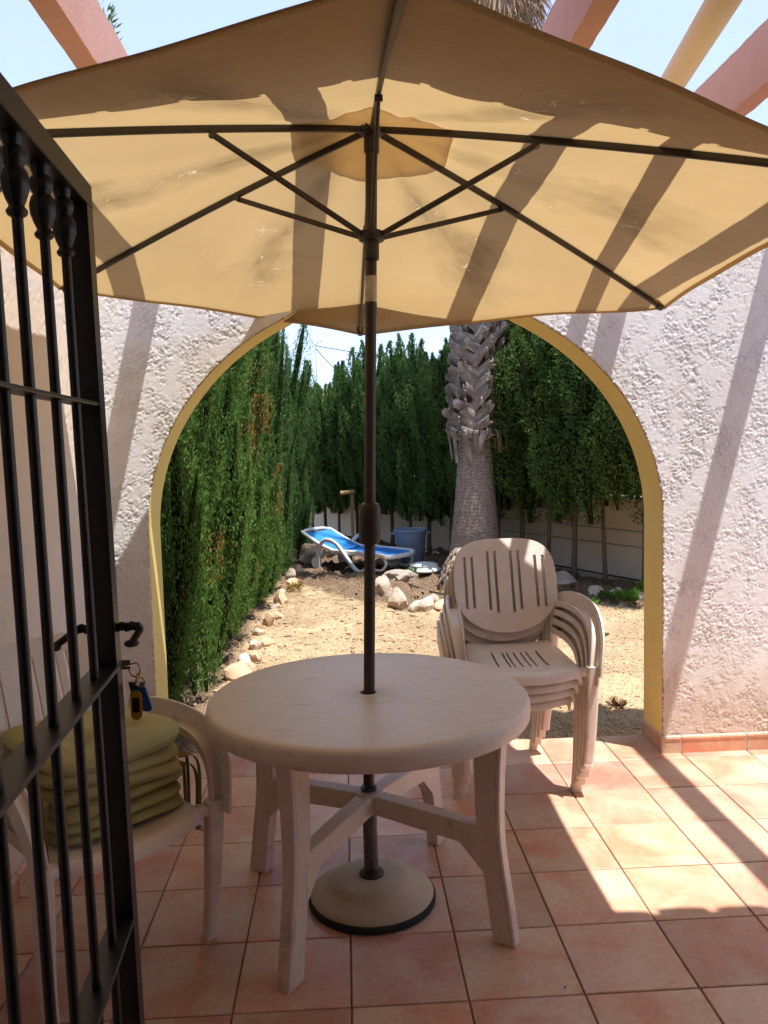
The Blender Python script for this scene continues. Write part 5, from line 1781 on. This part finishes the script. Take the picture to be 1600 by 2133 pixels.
stone((0.72, 6.15), .13, .11, .14, 1, M['stone'], 'upright jagged white stone, leftmost of the rocks beside the parasol pole', rz=.4)
stone((0.84, 5.74), .11, .10, .15, 2, M['stone'], 'brown and white split rock between two paler rocks near the lounger', rz=1.0)
stone((1.06, 5.52), .12, .11, .10, 3, M['stone'], 'pale wedge shaped rock at the front of the rock group', rz=2.2)
stone((1.24, 5.52), .09, .10, .08, 4, M['stone_tan'], 'small tan stone right of the pale wedge shaped rock', rz=.2)
stone((1.33, 5.68), .10, .09, .07, 5, M['stone'], 'small white stone nearest the left side of the stacked chairs', rz=.9)
stone((1.20, 5.9), .08, .09, .06, 6, M['stone_grey'], 'small grey stone on the soil behind the white stone', rz=.1)
stone((0.95, 7.05), .20, .14, .09, 7, M['stone_grey'], 'flat grey slab of stone in front of the lounger foot', rz=.3)
stone((0.98, 5.62), .06, .06, .05, 8, M['stone_tan'], 'tiny tan stone wedged between the two big pale rocks')
stone((2.86, 5.93), .095, .08, .07, 9, M['stone'], 'rounded white stone in the bed right of the stacked chairs', rz=.5)
stone((3.02, 5.80), .10, .07, .05, 10, M['stone'], 'flat white stone just right of the rounded white stone', rz=.1)
stone((3.2, 5.60), .08, .06, .05, 11, M['stone'], 'white stone half hidden by the green weeds near the yellow pier', rz=.9)
stone((2.72, 6.0), .06, .05, .04, 12, M['stone_grey'], 'small grey stone left of the rounded white stone')
stone((2.62, 6.35), .20, .12, .09, 13, M['stone_grey'], 'low grey stone at the foot of the trunks right of the chairs', rz=.5)
stone((3.42, 5.5), .07, .06, .05, 14, M['stone'], 'small white stone against the yellow pier edge')
stone((2.45, 5.55), .05, .05, .035, 15, M['stone_grey'], 'small grey stone beside the bright green weed')
lrow = [(-0.43, 3.05, .10, .09, .045), (-0.42, 3.40, .125, .12, .10), (-0.36, 3.60, .05, .05, .05), (-0.42, 3.74, .055, .05, .07), (-0.35, 3.82, .05, .05, .075), (-0.40, 4.25, .065, .07, .055), (-0.34, 4.36, .075, .07, .06),
        (-0.41, 4.70, .06, .07, .05), (-0.35, 4.90, .06, .06, .075), (-0.37, 5.2, .06, .07, .05), (-0.33, 5.45, .07, .09, .055), (-0.36, 5.8, .06, .07, .05), (-0.33, 6.1, .07, .08, .11), (-0.36, 6.6, .06, .06, .05),
        (-0.26, 7.0, .08, .09, .06), (-0.32, 7.5, .06, .07, .10), (-0.25, 7.9, .06, .08, .05), (-0.18, 8.6, .09, .1, .07)]
names_ = ['low flat pale stone at the near end of the row edging the left hedge', 'big tan block with a flat top, largest in the row edging the left hedge', 'small stone just behind the big tan block in the hedge edging',
          'pointed tan stone behind the big tan block', 'orange tinted pointed stone behind the big tan block']
for k, (x, y, sx, sy, sz) in enumerate(lrow):
    lab = names_[k] if k < 5 else '%s stone counted from the terrace in the row edging the left hedge' % ORD[k]
    stone((x, y), sx, sy, sz, 20 + k * 1.7, (M['stone_tan'], M['stone'])[k % 2 if k != 1 else 0], lab, 'stones edging the left hedge', rz=k * 1.1, sub=2)
# orange earth heap by the lounger head
stone((-0.24, 9.4), .22, .30, .17, 61, M['stone_tan'], 'rounded heap of orange rubble behind the head of the lounger')

# ------------------------------------------------------------------ root mound of an old palm
rm_ = empty('palm_stump', (1.42, 6.45, 0), 'fibrous brown remains of a palm stump behind the stacked chairs', 'stump')
g = np.random.default_rng(9)
for k in range(120):
    a = g.uniform(pi * 0.75, pi * 2.1); h = 0.40 * (k / 120.0) ** 0.8
    rr_ = float(np.interp(h, [0, .15, .3, .42], [.235, .20, .13, .05]))
    er = Vector((math.cos(a), math.sin(a), 0)); et = Vector((-er.y, er.x, 0))
    c_ = Vector((1.56, 6.5, h)); ln = g.uniform(.10, .17); sw = g.uniform(-.05, .05)
    pts = cr([c_ + er * (rr_ - .03) + Vector((0, 0, .04)), c_ + er * (rr_ + .02), c_ + er * (rr_ + .035 + g.uniform(0, .03)) + et * sw + Vector((0, 0, -ln * .7)), c_ + er * (rr_ + .03 + g.uniform(0, .05)) + et * sw * 1.4 + Vector((0, 0, -min(ln, h + .01)))], 2)
    wq = g.uniform(.012, .026)
    q = MB(); q.sweep(pts, lambda t: [(-wq * (1 - .6 * t), 0), (0, .007 * (1 - .5 * t)), (wq * (1 - .6 * t), 0), (0, -.004)], tuple(et)); q.build('root_fibre', M['palm_boot'] if k % 3 else M['dry_frond'], rm_)
q = MB(); q.lathe([(.22, -.03), (.19, .15), (.12, .30), (.05, .40), (.005, .42)], 14, (1.56, 6.5, 0)); q.build('stump_core', M['palm_dark'], rm_, True)

# ------------------------------------------------------------------ lounger
# local frame: long axis from foot end (right) to head end (left), then placed
L0 = Vector((0.47, 8.15, 0))
la = Vector((-1.32, 1.25, 0)).normalized()      # towards the head
lb = Vector((-la.y, la.x, 0))                  # side
lg = empty('sun_lounger', tuple(L0), 'white framed sun lounger with bright blue mesh near the back hedge', 'sun lounger')


def LP(s, w, z): return L0 + la * (s * 0.76) + lb * (w * 0.86) + Vector((0, 0, z * 0.82))


FH, HH = -0.95, 0.95
W2 = 0.31
for sd in (-1, 1):
    q = MB()
    q.sweep(cr([LP(FH, sd * W2, 0.27), LP(FH + .15, sd * W2, 0.285), LP(-0.2, sd * W2, 0.29), LP(0.22, sd * W2, 0.28)], 6), rrect(0.05, 0.055, .015, 3), tuple(lb)); q.build('side_rail', M['white_plastic'], lg, True)
    q = MB()
    q.sweep(cr([LP(0.18, sd * W2, 0.29), LP(0.5, sd * W2 * .99, 0.375), LP(HH - .06, sd * W2 * .96, 0.525), LP(HH, sd * W2 * .88, 0.545)], 6), rrect(0.045, 0.035, .012, 3), tuple(lb)); q.build('back_rail', M['white_plastic'], lg, True)
    # big looping arm and front leg
    q = MB()
    q.sweep(cr([LP(0.50, sd * (W2 + .03), 0.02), LP(0.50, sd * (W2 + .05), 0.22), LP(0.40, sd * (W2 + .055), 0.40), LP(0.25, sd * (W2 + .055), 0.46), LP(0.05, sd * (W2 + .055), 0.40), LP(-0.15, sd * (W2 + .05), 0.22), LP(-0.36, sd * (W2 + .04), 0.035), LP(-0.50, sd * (W2 + .04), 0.03), LP(-0.60, sd * (W2 + .03), 0.12), LP(-0.56, sd * (W2 + .02), 0.26)], 6), rrect(0.04, 0.05, .014, 3), tuple(lb))
    q.build('arm_loop', M['white_plastic'], lg, True)
    q = MB(); q.sweep(cr([LP(FH + .06, sd * (W2 - .02), 0.25), LP(FH + .02, sd * (W2 - .02), 0.16), LP(FH + .10, sd * (W2 - .02), 0.07), LP(FH + .24, sd * (W2 - .02), 0.06), LP(FH + .32, sd * (W2 - .03), 0.10)], 5), rrect(0.03, 0.03, .01, 3), tuple(lb)); q.build('foot_loop', M['white_plastic'], lg, True)
    q = MB(); c_ = LP(0.62, sd * (W2 - .03), 0.075)
    q.tube([c_ - lb * .02, c_ + lb * .02], 0.075, 20); q.build('wheel', M['white_plastic'], lg, True)
    q = MB(); q.sweep([LP(0.62, sd * (W2 - .05), 0.075), LP(0.45, sd * (W2 - .05), 0.28)], rrect(0.03, 0.04, .01, 2), tuple(lb)); q.build('wheel_strut', M['white_plastic'], lg, True)
q = MB(); q.sweep(cr([LP(FH + .03, -W2, 0.262), LP(FH - .03, -W2 * .7, 0.26), LP(FH - .05, 0, 0.26), LP(FH - .03, W2 * .7, 0.26), LP(FH + .03, W2, 0.262)], 5), rrect(0.05, 0.055, .015, 3), (0, 0, 1)); q.build('end_bar', M['white_plastic'], lg, True)
q = MB(); q.sweep(cr([LP(HH - .04, -W2 * .93, 0.53), LP(HH + .02, -W2 * .6, 0.555), LP(HH + .03, 0, 0.56), LP(HH + .02, W2 * .6, 0.555), LP(HH - .04, W2 * .93, 0.53)], 5), rrect(0.04, 0.035, .012, 3), (0, 0, 1)); q.build('head_bar', M['white_plastic'], lg, True)


def fab(pth, ws, nm):
    q_ = MB(); n_w = 8; v_ = []; f_q = []
    P_ = cr(pth, 6); m_ = len(P_)
    for i_, p_ in enumerate(P_):
        for j_ in range(n_w + 1):
            s_ = (j_ / n_w - .5) * 2
            v_.append(p_ + lb * s_ * ws - Vector((0, 0, 0.02 * (1 - s_ * s_))))
    for i_ in range(m_ - 1):
        for j_ in range(n_w):
            k_ = i_ * (n_w + 1) + j_; f_q.append((k_, k_ + 1, k_ + n_w + 2, k_ + n_w + 1))
    q_.add(v_, f_q)
    o_ = q_.build(nm, M['blue_fabric'], lg)
    md = o_.modifiers.new('s', 'SOLIDIFY'); md.thickness = 0.004
    return set_smooth(o_)


fab([LP(FH + .02, 0, .285), LP(-0.4, 0, .305), LP(0.18, 0, .30)], W2 - .02, 'seat_fabric')
fab([LP(0.20, 0, .305), LP(0.5, 0, .39), LP(HH - .03, 0, .54)], W2 - .035, 'back_fabric')

# ------------------------------------------------------------------ bin, lid, post
bn = empty('dustbin', (1.17, 8.25, 0), 'open blue grey plastic dustbin standing behind the lounger', 'dustbin')
q = MB(); q.lathe([(.005, -.01), (.155, -.01), (.162, 0.0), (.195, .38), (.203, .42), (.203, .435), (.218, .44), (.218, .46), (.207, .466), (.198, .46), (.190, .42), (.155, .02), (.005, .02)], 40, (1.17, 8.25, 0), cap=False); q.build('bin_body', M['bin'], bn, True)
for sg in (1, -1):
    c_ = Vector((1.17 + sg * .215, 8.22, .40)); q = MB()
    q.tube([c_ + Vector((-.02 * sg, -.05, .02)), c_ + Vector((.025 * sg, -.045, .015)), c_ + Vector((.03 * sg, 0, .01)), c_ + Vector((.025 * sg, .045, .015)), c_ + Vector((-.02 * sg, .05, .02))], .011, 8)
    q.build('handle', M['bin'], bn, True)
q = MB(); q.lathe([(.0, .0), (.19, .0), (.20, .012), (.195, .03), (.17, .05), (.165, .06), (.17, .072), (.15, .085), (.08, .10), (.02, .104), (.001, .105)], 36, (1.27, 7.55, ground_z(1.27, 7.55) - .005))
q.tube([(1.23, 7.55, .085), (1.235, 7.55, .115), (1.27, 7.55, .125), (1.305, 7.55, .115), (1.31, 7.55, .085)], .009, 8)
tag(q.build('basin_lid', M['white_plastic'], None, True), 'white round plastic lid lying on the soil beside the lounger foot', 'lid')
wp = empty('timber_post', (0.45, 10.0, 0), 'short timber post with a stub crosspiece in front of the hedge', 'post')
q = MB(); q.box((.425, 9.975, -.05), (.475, 10.025, .87), .004); q.build('upright', M['timber'], wp)
q = MB(); q.tube([(.28, 9.95, .845), (.49, 9.985, .86)], .035, 12); q.build('crosspiece', M['timber'], wp, True)

# ------------------------------------------------------------------ weeds and dry bits


def weed(loc, r, h, n_, seed, mt, label, cat='weed', L=0.05, W_=0.016):
    g_ = np.random.default_rng(seed)
    a = g_.uniform(0, 2 * pi, n_); ro = r * np.sqrt(g_.uniform(0, 1, n_))
    P_ = np.stack([loc[0] + ro * np.cos(a) * .8, loc[1] + ro * np.sin(a) * .8, ground_z(*loc) + h * g_.uniform(0, .7, n_)], 1)
    D_ = np.stack([np.cos(a) * .7, np.sin(a) * .7, np.full(n_, .6)], 1) + g_.standard_normal((n_, 3)) * .3; D_ /= np.linalg.norm(D_, axis=1, keepdims=True)
    V2, F2 = blades(P_, D_, L * g_.uniform(.6, 1.3, n_), W_ * g_.uniform(.7, 1.4, n_), g_)
    o_ = mk(cat.replace(' ', '_'), V2, F2, mt)
    return tag(o_, label, cat)


weed((2.46, 5.38), .08, .05, 130, 1, M['weed'], 'small green weed right of the chair armrests, left of a brighter one')
weed((2.62, 5.40), .10, .06, 200, 2, M['weed'], 'bright green weed at the edge of the soil bed')
weed((2.84, 5.52), .08, .10, 140, 3, M['juniper'], 'dull green seedling in front of the rounded white stone')
weed((3.04, 5.55), .12, .14, 260, 4, M['weed'], 'leafy green weed in front of the flat white stone', L=.06)
weed((3.30, 5.62), .13, .17, 300, 5, M['weed'], 'taller leafy green weed nearest the yellow pier', L=.06)
weed((2.42, 4.35), .05, .02, 60, 6, M['weed'], 'tiny yellow green weed alone on the gravel', L=.03)
weed((1.10, 7.15), .05, .22, 220, 7, M['juniper'], 'small creeping green plant on the lounger foot', 'plant', L=.035)
weed((2.70, 6.15), .22, .10, 420, 8, M['dry_frond'], 'low dry brown tuft among the stones right of the chairs', 'dry plant', L=.07, W_=.006)
weed((1.93, 2.52), .04, .012, 70, 9, M['dry_frond'], 'curled dead brown leaf clump on the near gravel', 'dead leaf', L=.045, W_=.02)
weed((-0.22, 6.7), .08, .10, 120, 10, M['brown_sprig'], 'yellowing sprig poking out at the foot of the left hedge', 'plant', L=.05)

# ------------------------------------------------------------------ far things: neighbour's house, pole, wires
nh = empty('neighbour_house', (0.3, 30, 0), 'peach painted house just visible through a gap in the back hedge', 'house')
q = MB(); q.box((-2.0, 28, 0), (3.2, 34, 3.1)); q.build('wall', M['peach_wall'], nh)
q = MB(); q.add([(-2.3, 27.7, 3.102), (3.5, 27.7, 3.102), (3.5, 34.3, 3.102), (-2.3, 34.3, 3.102), (0.6, 31, 4.0)], [(3, 2, 1, 0), (0, 1, 4), (1, 2, 4), (2, 3, 4), (3, 0, 4)]); q.build('roof', M['roof_tile'], nh)
up = empty('utility_pole', (0.27, 16, 0), 'grey utility pole rising through the gap in the back hedge', 'pole')
q = MB(); q.tube([(0.27, 16, 0), (0.27, 16, 3.22)], [.06, .04], 10); q.build('shaft', mat("pole_grey", (.45, .43, .4), None, 6, .8), up, True)
an = empty('roof_aerial', (-0.16, 14.6, 0), 'thin roof aerial against the sky left of the parasol pole', 'aerial')
q = MB(); q.tube([(-0.16, 14.6, 0), (-0.16, 14.6, 3.56)], .006, 6); q.build('mast', M['hose'], an)
q = MB(); q.tube([(-0.30, 14.6, 3.50), (-0.04, 14.6, 3.66)], .005, 6)
for k in range(5): q.tube([(-0.28 + k * .055, 14.5, 3.51 + k * .034), (-0.28 + k * .055, 14.7, 3.51 + k * .034)], .004, 5)
q.build('antenna', M['hose'], an)
for k, (a, c) in enumerate((((-0.16, 14.6, 3.56), (3.2, 16, 3.35)), ((-0.16, 14.6, 3.50), (0.27, 16, 3.16)))):
    q = MB(); a, c = Vector(a), Vector(c); q.tube([a.lerp(c, t) - Vector((0, 0, .35 * t * (1 - t) * (1 if k == 0 else .2))) for t in np.linspace(0, 1, 14)], .009, 5)
    tag(q.build('overhead_wire', M['hose'], None), ('long sagging overhead wire crossing the sky behind the parasol pole', 'short overhead wire running down to the utility pole')[k], 'wire')
